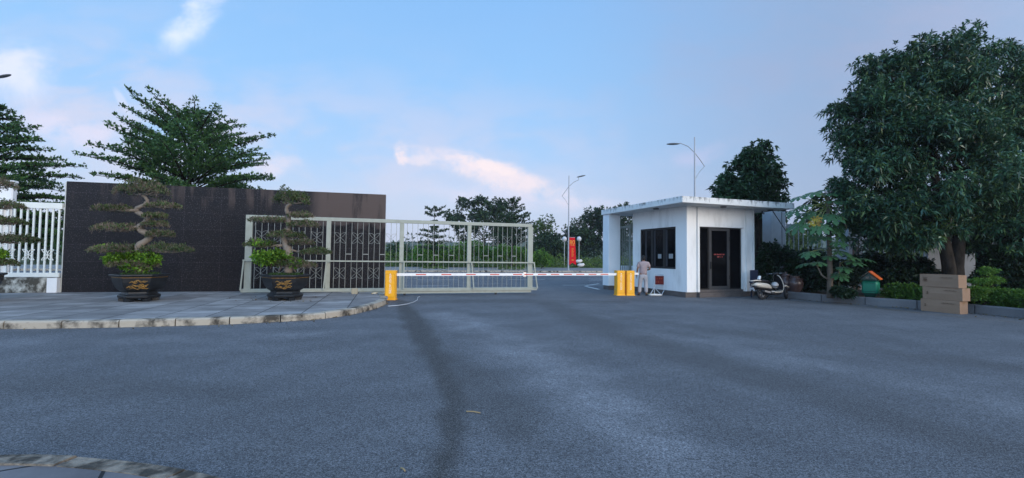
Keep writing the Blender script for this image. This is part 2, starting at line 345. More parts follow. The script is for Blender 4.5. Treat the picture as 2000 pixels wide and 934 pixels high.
# stone paving: slabs laid in the direction of the road
def pavemat(name, c1, c2, mortar, w, h, rot, off=.5):
    m = bpy.data.materials.new(name); m.use_nodes = True; nt = m.node_tree; N = nt.nodes; L = nt.links; b = N['Principled BSDF']
    tc = N.new('ShaderNodeTexCoord'); mp = N.new('ShaderNodeMapping'); L.new(tc.outputs['Object'], mp.inputs[0]); mp.inputs['Rotation'].default_value = (0, 0, rot)
    br = N.new('ShaderNodeTexBrick'); L.new(mp.outputs[0], br.inputs[0]); br.inputs['Color1'].default_value = (*c1, 1); br.inputs['Color2'].default_value = (*c2, 1); br.inputs['Mortar'].default_value = (*mortar, 1)
    br.inputs['Scale'].default_value = 1; br.inputs['Brick Width'].default_value = w; br.inputs['Row Height'].default_value = h; br.inputs['Mortar Size'].default_value = .014; br.offset = off; br.inputs['Mortar Smooth'].default_value = .3
    nz = N.new('ShaderNodeTexNoise'); nz.inputs['Scale'].default_value = 1.3; nz.inputs['Detail'].default_value = 7; nz.inputs['Roughness'].default_value = .65; L.new(tc.outputs['Object'], nz.inputs[0])
    mr = N.new('ShaderNodeMapRange'); mr.inputs[1].default_value = .3; mr.inputs[2].default_value = .7; mr.inputs[3].default_value = .6; mr.inputs[4].default_value = 1.25; L.new(nz.outputs[0], mr.inputs[0])
    hs = N.new('ShaderNodeHueSaturation'); L.new(br.outputs[0], hs.inputs['Color']); L.new(mr.outputs[0], hs.inputs['Value']); L.new(hs.outputs[0], b.inputs['Base Color'])
    b.inputs['Roughness'].default_value = .75; b.inputs['Specular IOR Level'].default_value = .3
    bp = N.new('ShaderNodeBump'); bp.inputs['Strength'].default_value = .5; bp.inputs['Distance'].default_value = .01; bp.invert = True; L.new(br.outputs['Fac'], bp.inputs['Height']); L.new(bp.outputs[0], b.inputs['Normal'])
    return m
m_pave = pavemat('paving', (.19, .182, .175), (.31, .30, .29), (.04, .036, .033), .95, .62, -TH, 0.0)
m_pave2 = pavemat('far_paving', (.20, .195, .185), (.25, .24, .23), (.12, .115, .11), .6, .6, -TH)
m_kerb = mat('kerb_stone', (.38, .34, .275), .85, .2, col2=(.045, .04, .033), var=.95, scale=2.6, detail=9, lo=.47, hi=.62, bump=.4, bscale=18)
def kerb(name, pts, z, m, wid=.2, seg=1.0, inward=1):
    # separate kerb stones with open joints along the polyline pts, upper face at z
    P = [Vector((p[0], p[1], 0)) for p in pts]; b = MB(); rr = random.Random(3)
    dist = [0]
    for p, q in zip(P[:-1], P[1:]): dist.append(dist[-1] + (q - p).length)
    def at(s):
        s = min(max(s, 0), dist[-1] - 1e-4)
        for i in range(len(P) - 1):
            if s <= dist[i + 1]: return P[i].lerp(P[i + 1], (s - dist[i]) / (dist[i + 1] - dist[i]))
    s = 0
    while s < dist[-1] - .05:
        e = min(s + seg, dist[-1]); k = 3; top = []; g = .012; dz = rr.uniform(-.008, .008)
        outer = [at(s + g + (e - s - 2 * g) * i / k) for i in range(k + 1)]
        nn = []
        for i in range(k + 1):
            t = (at(s + g + (e - s - 2 * g) * i / k + .05) - at(s + g + (e - s - 2 * g) * i / k - .05)).normalized(); nn.append(Vector((-t.y, t.x, 0)) * inward)
        base = len(b.v); prof = ((0, -.05), (0, z - .03), (.03, z), (wid, z), (wid, -.05))
        vs = [(outer[i].x + nn[i].x * a, outer[i].y + nn[i].y * a, h + (dz if h > 0 else 0)) for i in range(k + 1) for a, h in prof]
        fs = [(i * 5 + j, i * 5 + j + 1, (i + 1) * 5 + j + 1, (i + 1) * 5 + j) for i in range(k) for j in range(4)] + [(0, 1, 2, 3, 4), tuple(k * 5 + j for j in (4, 3, 2, 1, 0))]
        b.add(vs, fs); s = e
    return tag(b.build(name, m), kind='structure')
def catmull(pts, n=8):
    P = [Vector((p[0], p[1])) for p in pts]; out = []
    for i in range(len(P) - 1):
        a, b_, c, d = P[max(i - 1, 0)], P[i], P[i + 1], P[min(i + 2, len(P) - 1)]
        for j in range(n):
            t = j / n; out.append(.5 * ((2 * b_) + (c - a) * t + (2 * a - 5 * b_ + 4 * c - d) * t * t + (3 * b_ - a - 3 * c + d) * t ** 3))
    out.append(P[-1]); return out
# entrance pavement in front of the granite wall (0.15 high), rounded off at the gate
KL = catmull([(-30, 8.6), (-16, 8.75), G(0, 643), G(380, 636), G(560, 628), G(640, 622), G(700, 612), G(738, 601.5), G(755, 593), G(752, 584), G(744, 577)], 7)
kerb('entrance_kerb', KL, .15, m_kerb, .22, 1.0, 1)
in_ = [Vector((p[0], p[1])) for p in KL]
wall_r = UV(-.15, 18.6)
poly = [(p.x - (.1 if i > len(in_) - 8 else 0), p.y + .12) for i, p in enumerate(in_)] + [UV(-.4, 17.2)[:2], UV(-.4, 21)[:2], UV(-40, 21)[:2], (-30, 9)]
sheet('entrance_pavement', poly, .142, m_pave)
# corner of the pavement the photographer stands beside
m_slab = pavemat('dark_slab', (.135, .13, .135), (.17, .165, .17), (.02, .02, .02), .62, .62, R(-32), 0.0)
KN = catmull([(-7.5, 3.1), (-4.6, 3.2), G(0, 888, .12), G(120, 888, .12), G(220, 894, .12), G(330, 907, .12), G(400, 920, .12), G(455, 935, .12), G(520, 965, .12), (-1.1, 1.6), (-1.1, .4), (-1.3, -1)], 6)
m_kerb2 = mat('rough_kerb', (.27, .235, .19), .9, .15, col2=(.05, .045, .038), var=.95, scale=7, detail=10, lo=.40, hi=.60, bump=.8, bscale=30)
kerb('near_kerb', KN, .13, m_kerb2, .17, .9, -1)
sheet('near_pavement', [(p.x - .06, p.y - .1) for p in KN] + [(-7.5, -1)], .118, m_slab)
# far side of the road
kerb('far_kerb', [UV(-70, 44.5)[:2], UV(90, 44.5)[:2]], .16, m_kerb, .25, 1.2, 1)
sheet('far_pavement', [UV(-70, 44.6)[:2], UV(90, 44.6)[:2], UV(90, 58)[:2], UV(-70, 58)[:2]], .152, m_pave2)
m_paint = mat('road_paint', (.62, .62, .60), .8, .2, col2=(.25, .25, .25), scale=6, lo=.45, hi=.7)
b = MB()
for u in np.arange(-46, 60, 6.0):
    b.add([UV(u, 30.0, .006), UV(u + 2.6, 30.0, .006), UV(u + 2.6, 30.16, .006), UV(u, 30.16, .006)], [(0, 1, 2, 3)])
for u0, u1 in ((-30, -8), (-1.2, 3.2), (9.5, 14), (30, 55)):
    b.add([UV(u0, 23.9, .006), UV(u1, 23.9, .006), UV(u1, 24.02, .006), UV(u0, 24.02, .006)], [(0, 1, 2, 3)])
def stripe(pix, w=.14, z=.006):
    for p, q in zip(pix[:-1], pix[1:]):
        p = G(*p); q = G(*q); t = (q - p).normalized(); n = Vector((-t.y, t.x, 0)) * w / 2
        b.add([(p - n) + Vector((0, 0, z)), (q - n) + Vector((0, 0, z)), (q + n) + Vector((0, 0, z)), (p + n) + Vector((0, 0, z))], [(0, 1, 2, 3)])
stripe([(1170, 565.5), (1143, 559.5)], .16); stripe([(1144, 558.2), (1170, 554.5)], .16, .0075)
for y_ in (541, 544, 549): stripe([(1150, y_), (1176, y_ - .4)], .14)
tag(b.build('road_markings', m_paint), kind='structure')
m_yel = mat('yellow_paint', (.50, .36, .05), .8, .2, col2=(.2, .15, .04), scale=5)
b = MB(); stripe([(1262, 574.5), (1284, 573)], .2); tag(b.build('yellow_marking', m_yel), kind='structure')
# planting bed at the right: granite kerb and soil
m_gran = mat('grey_granite', (.15, .15, .155), .6, .3, col2=(.09, .09, .095), scale=1.2, speck=((.3, .3, .3), 90, .58, .5))
KB = catmull([G(1480, 577), G(1537, 582.5), G(1600, 588.5), G(1700, 596.5), G(1797, 603.5), G(1894, 611.5), G(2000, 622), G(2120, 635), (16.4, 8.5), (17.2, 5)], 6)
kerb('bed_kerb', KB, .27, m_gran, .2, 1.4, 1)
sheet('bed_soil', [(p.x + .1, p.y + .12) for p in KB] + [(60, 5), (60, 24), UV(17, 18.9), UV(10.7, 18.6)], .21, m_soil)
# far hills beyond the trees
m_hill = mat('wooded_hill', (.035, .055, .028), .95, .1, col2=(.055, .08, .035), scale=.02, lo=.4, hi=.6)
def hills(name, y, x0, x1, h, seed, rough):
    rr = np.random.default_rng(seed); n = 140; xs = np.linspace(x0, x1, n); hh = np.zeros(n)
    for k in range(1, 9): hh += np.sin(xs / (x1 - x0) * 6.28 * k * 1.7 + rr.random() * 6.28) / k
    hh = h * (1 + .22 * hh) + rr.random(n) * rough
    b = MB(); vs = []
    for i in range(n): vs += [(xs[i], y - 120, -1), (xs[i], y - 40, hh[i] * .6), (xs[i], y, hh[i]), (xs[i], y + 120, -1)]
    b.add(vs, [(i * 4 + j, i * 4 + j + 1, i * 4 + j + 5, i * 4 + j + 4) for i in range(n - 1) for j in range(3)])
    return tag(b.build(name, m_hill), kind='structure')
hills('hills', 520, -900, 900, 19, 4, 1.6)
# ------------------------------------------------------------------ granite wall
WK = 1.035                                          # the wall stands a little behind the gate line
WO = Vector((-14.9 * WK, 15.32 * WK, 0)); WA = math.atan2(17.75 - 15.32, -4.9 + 14.9)
def granite_mat():
    m = mat('polished_granite', (.0075, .0072, .0088), .40, .16, col2=(.0175, .0152, .0178), scale=6, detail=5, lo=.3, hi=.7, speck=((.092, .08, .086), 30, .58, .7))
    nt = m.node_tree; N = nt.nodes; L = nt.links; b = N['Principled BSDF']; src = b.inputs['Base Color'].links[0].from_socket
    tc = N.new('ShaderNodeTexCoord'); sp = N.new('ShaderNodeSeparateXYZ'); L.new(tc.outputs['Object'], sp.inputs[0]); cb = N.new('ShaderNodeCombineXYZ'); L.new(sp.outputs[0], cb.inputs[0]); L.new(sp.outputs[2], cb.inputs[1])
    br = N.new('ShaderNodeTexBrick'); L.new(cb.outputs[0], br.inputs[0]); br.inputs['Scale'].default_value = 1; br.inputs['Brick Width'].default_value = 1.2; br.inputs['Row Height'].default_value = .6; br.inputs['Mortar Size'].default_value = .009; br.offset = 0; br.inputs['Mortar Smooth'].default_value = 0
    br.inputs['Color1'].default_value = (.85, .85, .85, 1); br.inputs['Color2'].default_value = (1.12, 1.12, 1.12, 1); br.inputs['Mortar'].default_value = (2.0, 1.9, 1.9, 1)
    mx = N.new('ShaderNodeMix'); mx.data_type = 'RGBA'; mx.blend_type = 'MULTIPLY'; mx.inputs[0].default_value = 1; L.new(src, mx.inputs[6]); L.new(br.outputs[0], mx.inputs[7])
    # sky reflection near the free end, painted into the colour as a paler streaky patch
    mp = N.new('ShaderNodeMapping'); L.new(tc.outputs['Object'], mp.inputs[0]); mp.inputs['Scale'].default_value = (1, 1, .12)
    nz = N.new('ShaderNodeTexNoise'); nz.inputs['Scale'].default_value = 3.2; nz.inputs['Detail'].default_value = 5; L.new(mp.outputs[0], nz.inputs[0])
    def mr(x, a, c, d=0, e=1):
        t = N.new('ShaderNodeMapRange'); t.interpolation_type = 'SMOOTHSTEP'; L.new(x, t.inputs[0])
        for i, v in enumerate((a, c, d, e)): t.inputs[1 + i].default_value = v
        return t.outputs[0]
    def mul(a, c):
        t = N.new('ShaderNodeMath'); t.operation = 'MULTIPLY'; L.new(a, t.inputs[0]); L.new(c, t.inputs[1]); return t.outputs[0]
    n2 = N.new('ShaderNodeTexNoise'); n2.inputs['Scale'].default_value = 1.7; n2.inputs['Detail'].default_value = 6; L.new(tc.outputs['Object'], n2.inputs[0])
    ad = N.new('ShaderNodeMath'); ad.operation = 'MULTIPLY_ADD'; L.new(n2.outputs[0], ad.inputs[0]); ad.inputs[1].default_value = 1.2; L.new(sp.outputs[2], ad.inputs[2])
    sky_refl = mul(mul(mr(sp.outputs[0], 7.7, 8.3), mr(ad.outputs[0], 3.15, 3.35)), mr(nz.outputs[0], .32, .46, .15, 1))
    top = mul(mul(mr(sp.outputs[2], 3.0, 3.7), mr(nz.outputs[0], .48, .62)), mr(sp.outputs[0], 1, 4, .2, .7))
    mxv = N.new('ShaderNodeMath'); mxv.operation = 'MAXIMUM'; L.new(sky_refl, mxv.inputs[0]); L.new(top, mxv.inputs[1])
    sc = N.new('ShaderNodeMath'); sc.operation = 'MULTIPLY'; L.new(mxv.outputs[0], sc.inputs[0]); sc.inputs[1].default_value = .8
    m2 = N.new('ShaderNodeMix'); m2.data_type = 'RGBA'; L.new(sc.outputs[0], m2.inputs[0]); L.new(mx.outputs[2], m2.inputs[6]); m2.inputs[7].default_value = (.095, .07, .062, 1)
    L.new(m2.outputs[2], b.inputs['Base Color']); return m
WL = 10.29 * WK
wt = thing('granite_wall', 'long dark speckled granite screen wall behind the bonsai pots', 'wall', WO, WA)
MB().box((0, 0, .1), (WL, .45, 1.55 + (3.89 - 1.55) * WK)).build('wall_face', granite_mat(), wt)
m_edge = mat('pale_mortar', (.5, .52, .5), .8, .2, scale=6)
MB().box((-.05, .03, .1), (-.003, .42, 1.52 + (3.89 - 1.55) * WK)).build('edge_strip', m_edge, wt)
# ------------------------------------------------------------------ white bar fences
m_white = mat('white_steel', (.72, .74, .70), .45, .4, col2=(.55, .58, .53), scale=4, var=.4)
m_wall = mat('white_render', (.74, .755, .76), .8, .2, col2=(.60, .62, .62), scale=1.4, var=.35, detail=8)
m_plinth = mat('stained_render', (.55, .54, .48), .9, .2, col2=(.045, .04, .03), scale=5, detail=10, var=.95, lo=.33, hi=.56, stretch=(1, 1, .8))
def petal_ring(b, cx, cz, w, h, t, y=0, n=4):
    # ornament of crossing arcs inside a rectangle w by h
    for sx in (-1, 1):
        for sz in (-1, 1):
            for bend in (.28, -.1):
                pts = []
                for i in range(7):
                    s = i / 6; x = sx * w / 2 * s; z = sz * h / 2 * s; k = math.sin(math.pi * s) * bend
                    pts.append((cx + x - sx * k * w * .5, y, cz + z + sz * k * h * .5))
                b.tube(pts, t, 5)
def bar_fence(label, org, ang, L, zb, zt, n, steel, orn=True, bw=.05, group=None):
    t = thing('bar_fence', label, 'fence', (org[0], org[1], 0), ang, group)
    MB().box((0, -.05, zt - .2), (L, .05, zt), bev=.008).build('top_rail', steel, t)
    MB().box((0, -.045, zb), (L, .045, zb + .14), bev=.008).build('bottom_rail', steel, t)
    st = L / n
    for i in range(n):
        x = st * (i + .5)
        MB().box((x - bw / 2, -.02, zb + .141), (x + bw / 2, .02, zt - .201)).build('bar', steel, t)
    if orn:
        for i in range(1, n - 1, 3):
            b = MB(); petal_ring(b, st * (i + 1), zb + .75, st * 1.9, .36, .011, -.028); b.build('ornament', steel, t)
    return t
fx0 = PL(8, 545, WO, WA)[0]
t = bar_fence('white steel bar fence running up to the granite wall end', WO + Vector((math.cos(WA), math.sin(WA), 0)) * (fx0 - 2.4) - Vector((-math.sin(WA), math.cos(WA), 0)) * .0, WA, -fx0 + 2.33, .67, 3.2, 22, m_white)
tp = thing('plinth_wall', 'low mould stained white wall carrying the white bar fence', 'wall', WO + Vector((math.cos(WA), math.sin(WA), 0)) * (fx0 - 2.4), WA)
MB().box((0, -.12, .1), (-fx0 + 2.33, .15, .655), bev=.012).build('wall_body', m_plinth, tp)
MB().box((-fx0 + 2.05, -.124, .1), (-fx0 + 2.335, .154, .64)).build('bare_end', m_wall, tp)
pe = PL(20, 400, WO, WA)[0]
gp = thing('gate_pillar', 'white square pillar rising above the white bar fence', 'pillar', WO + Vector((math.cos(WA), math.sin(WA), 0)) * (pe - .85) + Vector((-math.sin(WA), math.cos(WA), 0)) * .06, WA)
MB().box((0, 0, .1), (.85, .22, 3.86), bev=.03).build('shaft', m_wall, gp)
MB().box((-.02, -.02, 3.862), (.87, .24, 3.93), bev=.02).build('cap', m_wall, gp)
# ------------------------------------------------------------------ sliding gate
m_gate = mat('grey_green_steel', (.33, .35, .30), .5, .35, col2=(.26, .275, .23), scale=5, var=.6)
m_bars = mat('dull_steel', (.27, .285, .265), .5, .3, col2=(.19, .20, .185), scale=5)
GO = G(478, 572.2, .15); GR = G(1048, 574.5); GO.z = 0
ang = math.atan2(GR.y - GO.y, GR.x - GO.x)
def gp_(px, py): return PL(px, py, GO, ang)
gt = thing('sliding_gate', 'long grey green steel sliding gate standing across the entrance', 'gate', GO, ang)
xs = [gp_(481.5, 500)[0] + .06, gp_(641, 500)[0], gp_(784, 500)[0], gp_(916, 500)[0], gp_(1036, 500)[0] - .02]
ZT, ZB, ZM = 2.93, .20, 1.31
gl = xs[-1]
MB().box((xs[0] - .11, -.06, ZT - .13), (gl + .075, .06, ZT), bev=.008).build('top_rail', m_gate, gt)
MB().box((xs[0] - .20, -.09, ZB - .03), (gl + .30, .09, ZB + .09), bev=.008).build('bottom_rail', m_gate, gt)
MB().box((xs[1] + .5, -.05, ZB - .125), (gl + .05, .05, ZB - .035)).build('track_beam', m_gate, gt)
for i, x in enumerate(xs):
    w = .11 if i in (0, 4) else .08
    MB().box((x - w, -.055, ZB + .092), (x + w, .055, ZT - .132), bev=.006).build('post', m_gate, gt)
for i in range(4):
    a, c = xs[i] + .1, xs[i + 1] - .1; nb = 12; st = (c - a) / nb
    for k in range(nb):
        x = a + st * (k + .5); MB().box((x - .0075, -.0075, ZB + .092), (x + .0075, .0075, ZT - .132)).build('bar', m_bars, gt)
    for k in range(1, nb, 3):
        for zc in (2.18, .86):
            b = MB(); petal_ring(b, a + st * (k + .5), zc, st * 1.9, 0.40, .0055, -.016); b.build('ornament', m_bars, gt)
    for k in range(0, nb - 1, 3):
        if k: MB().box((a + st * (k - .5) + .012, -.012, 1.56), (a + st * (k + .5) - .012, .012, 1.59)).build('tie', m_bars, gt)
# leaning counter frame on the near side: rail and sloping struts
MB().bar((xs[0] - .14, -.14, ZM), (gl + .16, -.14, ZM), .05).build('brace_rail', m_gate, gt)
for x, dx in ((xs[0] - .11, -.06), (xs[1] - .04, -.07), (xs[2] + .1, .0), (xs[3] + .09, .09), (gl + .14, .13)):
    MB().bar((x, -.14, ZM - .026), (x + dx, -.20, ZB + .05), .045).build('brace_strut', m_gate, gt)
m_dark = mat('black_rubber', (.02, .02, .022), .6, .3)
for px in (790, 968):
    x = gp_(px, 570)[0]; b = MB(); b.tube([(x, -.03, .055), (x, .03, .055)], .05, 14); b.build('wheel', m_dark, gt)
# ------------------------------------------------------------------ writing
def text_mesh(body, size, depth=.004, space=1.0):
    c = bpy.data.curves.new('txt', 'FONT'); c.body = body; c.size = size; c.extrude = depth / 2; c.align_x = 'CENTER'; c.align_y = 'CENTER'; c.space_character = space
    o = bpy.data.objects.new('txt', c); COL.objects.link(o); dg = bpy.context.evaluated_depsgraph_get(); dg.update()
    me = bpy.data.meshes.new_from_object(o.evaluated_get(dg)); COL.objects.unlink(o); bpy.data.objects.remove(o); return me
def place_text(name, body, size, m, parent, M, sx=1.0, depth=.004):
    me = text_mesh(body, size, depth); me.transform(M @ Matrix.Diagonal((sx, 1, 1, 1))); return link(name, me, m, parent)
FACE = Matrix.Rotation(R(90), 4, 'X')              # writing stands upright and reads from -Y
# ------------------------------------------------------------------ car barriers
m_yellow = mat('yellow_enamel', (.86, .40, .008), .42, .4, col2=(.74, .33, .008), scale=5, var=.5)
m_seam = mat('dark_seam', (.16, .07, .004), .6, .2)
m_boomw = mat('white_enamel', (.78, .78, .77), .4, .4, col2=(.6, .6, .58), scale=6)
m_red = mat('red_tape', (.62, .05, .03), .5, .3)
m_txt = mat('white_lettering', (.85, .8, .7), .6, .2)
m_chrome = mat('bare_steel', (.5, .5, .52), .35, .5, metal=.8)
def barrier(label, loc, rz, wid, dep, h, group):
    t = thing('barrier', label, 'barrier', loc, rz, group)
    MB().box((-wid / 2, -dep / 2, .03), (wid / 2, dep / 2, h - .0), bev=.012).build('cabinet', m_yellow, t)
    MB().box((-wid / 2 - .02, -dep / 2 - .02, 0), (wid / 2 + .02, dep / 2 + .02, .03)).build('base_plate', m_yellow, t)
    b = MB(); xa, xb, za, zb = -wid / 2 + .03, wid / 2 - .03, .10, h - .12; y0 = -dep / 2 - .0025
    for p_, q_ in (((xa, za), (xb, za + .005)), ((xa, zb - .005), (xb, zb)), ((xa, za + .0051), (xa + .005, zb - .0051)), ((xb - .005, za + .0051), (xb, zb - .0051))): b.box((p_[0], y0, p_[1]), (q_[0], y0 + .002, q_[1]))
    b.build('door_seam', m_seam, t)
    place_text('lettering', 'READY ACCESS', .105, m_txt, t, Matrix.Translation((-.0, -dep / 2 - .003, h * .53)) @ FACE @ Matrix.Rotation(R(-90), 4, 'Z'), .86)
    b = MB(); b.add([(-.035, -dep / 2 - .004, h * .86), (.035, -dep / 2 - .004, h * .86), (0, -dep / 2 - .004, h * .90)], [(0, 1, 2)]); b.build('emblem', m_txt, t)
    for z in (.25, .88): b = MB(); b.tube([(-wid / 2 - .03, 0, z * h), (-wid / 2, 0, z * h)], .022, 8); b.build('hinge', m_chrome, t)
    return t
def boom(t, p, q, n, h=.095):
    # arm from p to q in the frame of its cabinet, marked with short red bars
    p = Vector(p); q = Vector(q); MB().bar(p, q, .05, h).build('boom_arm', m_boomw, t); d = (q - p); up = Vector((0, 0, 1)); sd_ = d.normalized().cross(up)
    for i in range(n):
        a = p + d * ((i + .72) / (n + .2)); c = a + d.normalized() * .36
        sg = 1 if sd_.y < 0 else -1; MB().bar(a + sd_ * (.0275 * sg), c + sd_ * (.0275 * sg), .004, .034).build('red_stripe', m_red, t)
BL = G(763, 585.5); BRt = G(1212, 577.3)
bl = barrier('lone yellow car barrier cabinet at the rounded pavement end with a striped boom', BL, R(3), .36, .30, 1.02, 'yellow car barriers')
vec = BRt - BL; vec.z = 0; bang = math.atan2(vec.y, vec.x); Ld = vec.length
def local(t, p): return Matrix.LocRotScale(t.location, t.rotation_euler, None).inverted() @ Vector(p)
bw_ = vec.normalized(); s0 = BL + bw_ * .19 + Vector((0, .0, .875)); e0 = BL + bw_ * (Ld * .535) + Vector((0, 0, .875))
boom(bl, local(bl, s0), local(bl, e0), 5)
MB().bar(local(bl, e0 - bw_ * .02), local(bl, e0 + bw_ * .10), .04, .16).build('boom_tip', m_chrome, bl)
br1 = barrier('yellow barrier cabinet nearer the white pillar whose boom meets the gate', G(1212, 577.3) + Vector((-.02, .1, 0)), R(9), .34, .34, 1.03, 'yellow car barriers')
s1 = BRt - bw_ * .19 + Vector((0, .05, .875)); e1 = e0 + bw_ * .12
boom(br1, local(br1, s1), local(br1, e1), 7)
br2 = barrier('yellow barrier cabinet nearer the standing man with a short pedestrian boom', G(1228.5, 577.3) + Vector((.03, .1, 0)), R(9), .34, .34, 1.03, 'yellow car barriers')
MB().bar((.171, 0, .9), (.74, .05, .9), .05, .09).build('boom_arm', m_boomw, br2)
# ------------------------------------------------------------------ guard house
HA = R(19.3); C0 = G(1339.3, 581.3); HU = Vector((math.cos(HA), math.sin(HA), 0)); HV = Vector((-math.sin(HA), math.cos(HA), 0))
HW, HD, HH = 3.53, 3.68, 3.70
gh = thing('guard_house', 'white flat roofed guard house with dark glass door and window', 'building', C0, HA)
def fr(px, py): return PL(px, py, C0, HA)                          # front face
def sd2(px, py):                                                   # side face (distance from corner, height)
    return PL(px, py, C0, HA + R(90))
m_cream = mat('white_paint', (.77, .765, .745), .8, .2, col2=(.42, .41, .38), scale=2.0, var=.75, detail=10, lo=.50, hi=.82, stretch=(1, 1, .28), bump=.08, bscale=60)
def drip_mat():
    m = mat('mould_streaked_paint', (.72, .72, .70), .85, .2, col2=(.6, .6, .58), scale=2, detail=8)
    nt = m.node_tree; N = nt.nodes; L = nt.links; b = N['Principled BSDF']; src = b.inputs['Base Color'].links[0].from_socket
    tc = N.new('ShaderNodeTexCoord'); mp = N.new('ShaderNodeMapping'); L.new(tc.outputs['Object'], mp.inputs[0]); mp.inputs['Scale'].default_value = (1, 1, .35)
    nz = N.new('ShaderNodeTexNoise'); nz.inputs['Scale'].default_value = 6; nz.inputs['Detail'].default_value = 10; nz.inputs['Roughness'].default_value = .72; L.new(mp.outputs[0], nz.inputs[0])
    sp = N.new('ShaderNodeSeparateXYZ'); L.new(tc.outputs['Object'], sp.inputs[0])
    a = N.new('ShaderNodeMapRange'); L.new(sp.outputs[2], a.inputs[0]); a.inputs[1].default_value = 3.70; a.inputs[2].default_value = 3.94; a.inputs[3].default_value = -.06; a.inputs[4].default_value = .075
    s = N.new('ShaderNodeMath'); L.new(nz.outputs[0], s.inputs[0]); L.new(a.outputs[0], s.inputs[1])
    r = N.new('ShaderNodeMapRange'); L.new(s.outputs[0], r.inputs[0]); r.inputs[1].default_value = .53; r.inputs[2].default_value = .68; r.inputs[4].default_value = .75
    mx = N.new('ShaderNodeMix'); mx.data_type = 'RGBA'; L.new(r.outputs[0], mx.inputs[0]); L.new(src, mx.inputs[6]); mx.inputs[7].default_value = (.06, .065, .065, 1); L.new(mx.outputs[2], b.inputs['Base Color']); return m
m_fascia = drip_mat()
m_base = mat('brown_granite', (.10, .085, .08), .6, .3, col2=(.06, .05, .048), scale=5, speck=((.2, .18, .17), 70, .58, .5))
m_frame = mat('dark_bronze', (.018, .017, .017), .5, .25)
m_glass = mat('tinted_glass', (.003, .003, .004), .06, .05, col2=(.006, .006, .007), scale=1.3)
m_room = mat('dim_room', (.05, .05, .05), .9, .1)
dx0, dz1 = fr(1364.5, 443); dx1, dz0 = fr(1449.5, 566.5); dz0 = .30
MB().box((-.02, -.02, 0), (HW + .02, HD + .02, .21)).build('plinth', m_base, gh)
PZ = .212; T = .2
w = MB()
w.box((0, .0, PZ), (dx0, T, HH)); w.box((dx1, 0, PZ), (HW, T, HH)); w.box((dx0, 0, dz1), (dx1, T, HH))
wy0, wz1a = sd2(1319.5, 442.5); wy1, _ = sd2(1250.5, 447); wz0 = sd2(1319.5, 526)[1]; wz1 = wz1a
w.box((0, T, PZ), (T, wy0, HH)); w.box((0, wy1, PZ), (T, HD, HH)); w.box((0, wy0, PZ), (T, wy1, wz0)); w.box((0, wy0, wz1), (T, wy1, HH))
w.box((HW - T, T, PZ), (HW, HD - T, HH)); w.box((T, HD - T, PZ), (HW, HD, HH)); w.box((T, T, PZ), (HW - T, HD - T, PZ + .02))
w.build('wall', m_cream, gh)
# pilasters with shadow grooves on the door side
g1a, g1b = fr(1356, 480)[0], fr(1360.5, 480)[0]
g2a, g2b = fr(1452, 480)[0], fr(1455.5, 480)[0]; g3a, g3b = fr(1465.5, 480)[0], fr(1469.5, 480)[0]
for a, c in ((-.0, g1a), (g1b, dx0 - .004), (g2b, g3a), (g3b, HW)):
    MB().box((a + .003, -.07, PZ), (c - .003, -.001, HH - .004)).build('pilaster', m_cream, gh)
MB().box((dx0 - .004, -.06, dz1 + .01), (g2a, -.001, HH - .005)).build('door_header', m_cream, gh)
MB().box((dx0 - .1, -.16, 0), (dx1 + .05, -.022, dz0 - .1)).build('door_step', m_base, gh)
MB().box((dx0, -.06, PZ), (dx1, .12, dz0)).build('threshold', m_base, gh)
# roof slab carried over the side passage to the free pillar
RX0, RY0, RX1, RY1 = -.90, -.90, HW + 1.31, 5.09
rf = MB().box((RX0, RY0, 3.702), (RX1, RY1, 3.94), bev=.01).build('roof', m_fascia, gh)
m_soff = mat('soffit_paint', (.72, .72, .71), .85, .15, scale=2)
MB().box((RX0 + .012, RY0 + .012, 3.693), (RX1 - .012, RY1 - .012, 3.7015)).build('soffit', m_soff, rf)
m_lamp = mat('lamp_body', (.12, .12, .12), .5, .3)
for x, y in ((-.45, 1.3), (1.5, -.45), (HW + .65, -.3)):
    b = MB(); b.lathe([(.11, 0), (.12, .03), (.12, .052)], 18, (x, y, 3.64)); b.build('downlight', m_lamp, rf)
b = MB(); b.tube([(HW + .75, .2, 3.69), (HW + .75, .2, 3.6), (HW + .82, .15, 3.56)], .03, 8); b.build('spotlight', m_lamp, rf)
# pillar under the far corner of the roof
px0 = RX0 + .06; pyb = RY1 - .62
MB().box((px0, pyb, .2), (px0 + .66, RY1 - .06, 3.692), bev=.015).build('pillar', m_wall, gh)
MB().box((px0 + .03, pyb + .03, 0), (px0 + .63, RY1 - .09, .198)).build('pillar_foot', m_base, gh)
# door front: two side lights and a middle leaf
def pane_set(parent, name, x0, x1, z0, z1, y, fw, m_f, m_g, swap=False):
    b = MB()
    for a in ((x0, x0 + fw, z0, z1), (x1 - fw, x1, z0, z1), (x0 + fw, x1 - fw, z0, z0 + fw), (x0 + fw, x1 - fw, z1 - fw, z1)):
        if swap: b.box((y, a[0], a[2]), (y + .06, a[1], a[3]))
        else: b.box((a[0], y, a[2]), (a[1], y + .06, a[3]))
    f = b.build(name, m_f, parent)
    g = MB()
    if swap: g.box((y + .02, x0 + fw + .001, z0 + fw + .001), (y + .03, x1 - fw - .001, z1 - fw - .001))
    else: g.box((x0 + fw + .001, y + .02, z0 + fw + .001), (x1 - fw - .001, y + .03, z1 - fw - .001))
    g.build('glass', m_g, f); return f
ml, mr_ = fr(1386, 480)[0], fr(1426, 480)[0]
pane_set(gh, 'side_light', dx0 + .002, ml - .002, dz0, dz1 - .002, .05, .045, m_frame, m_glass)
pane_set(gh, 'side_light', mr_ + .002, dx1 - .002, dz0, dz1 - .002, .05, .045, m_frame, m_glass)
m_df = mat('grey_door_frame', (.05, .05, .052), .55, .3)
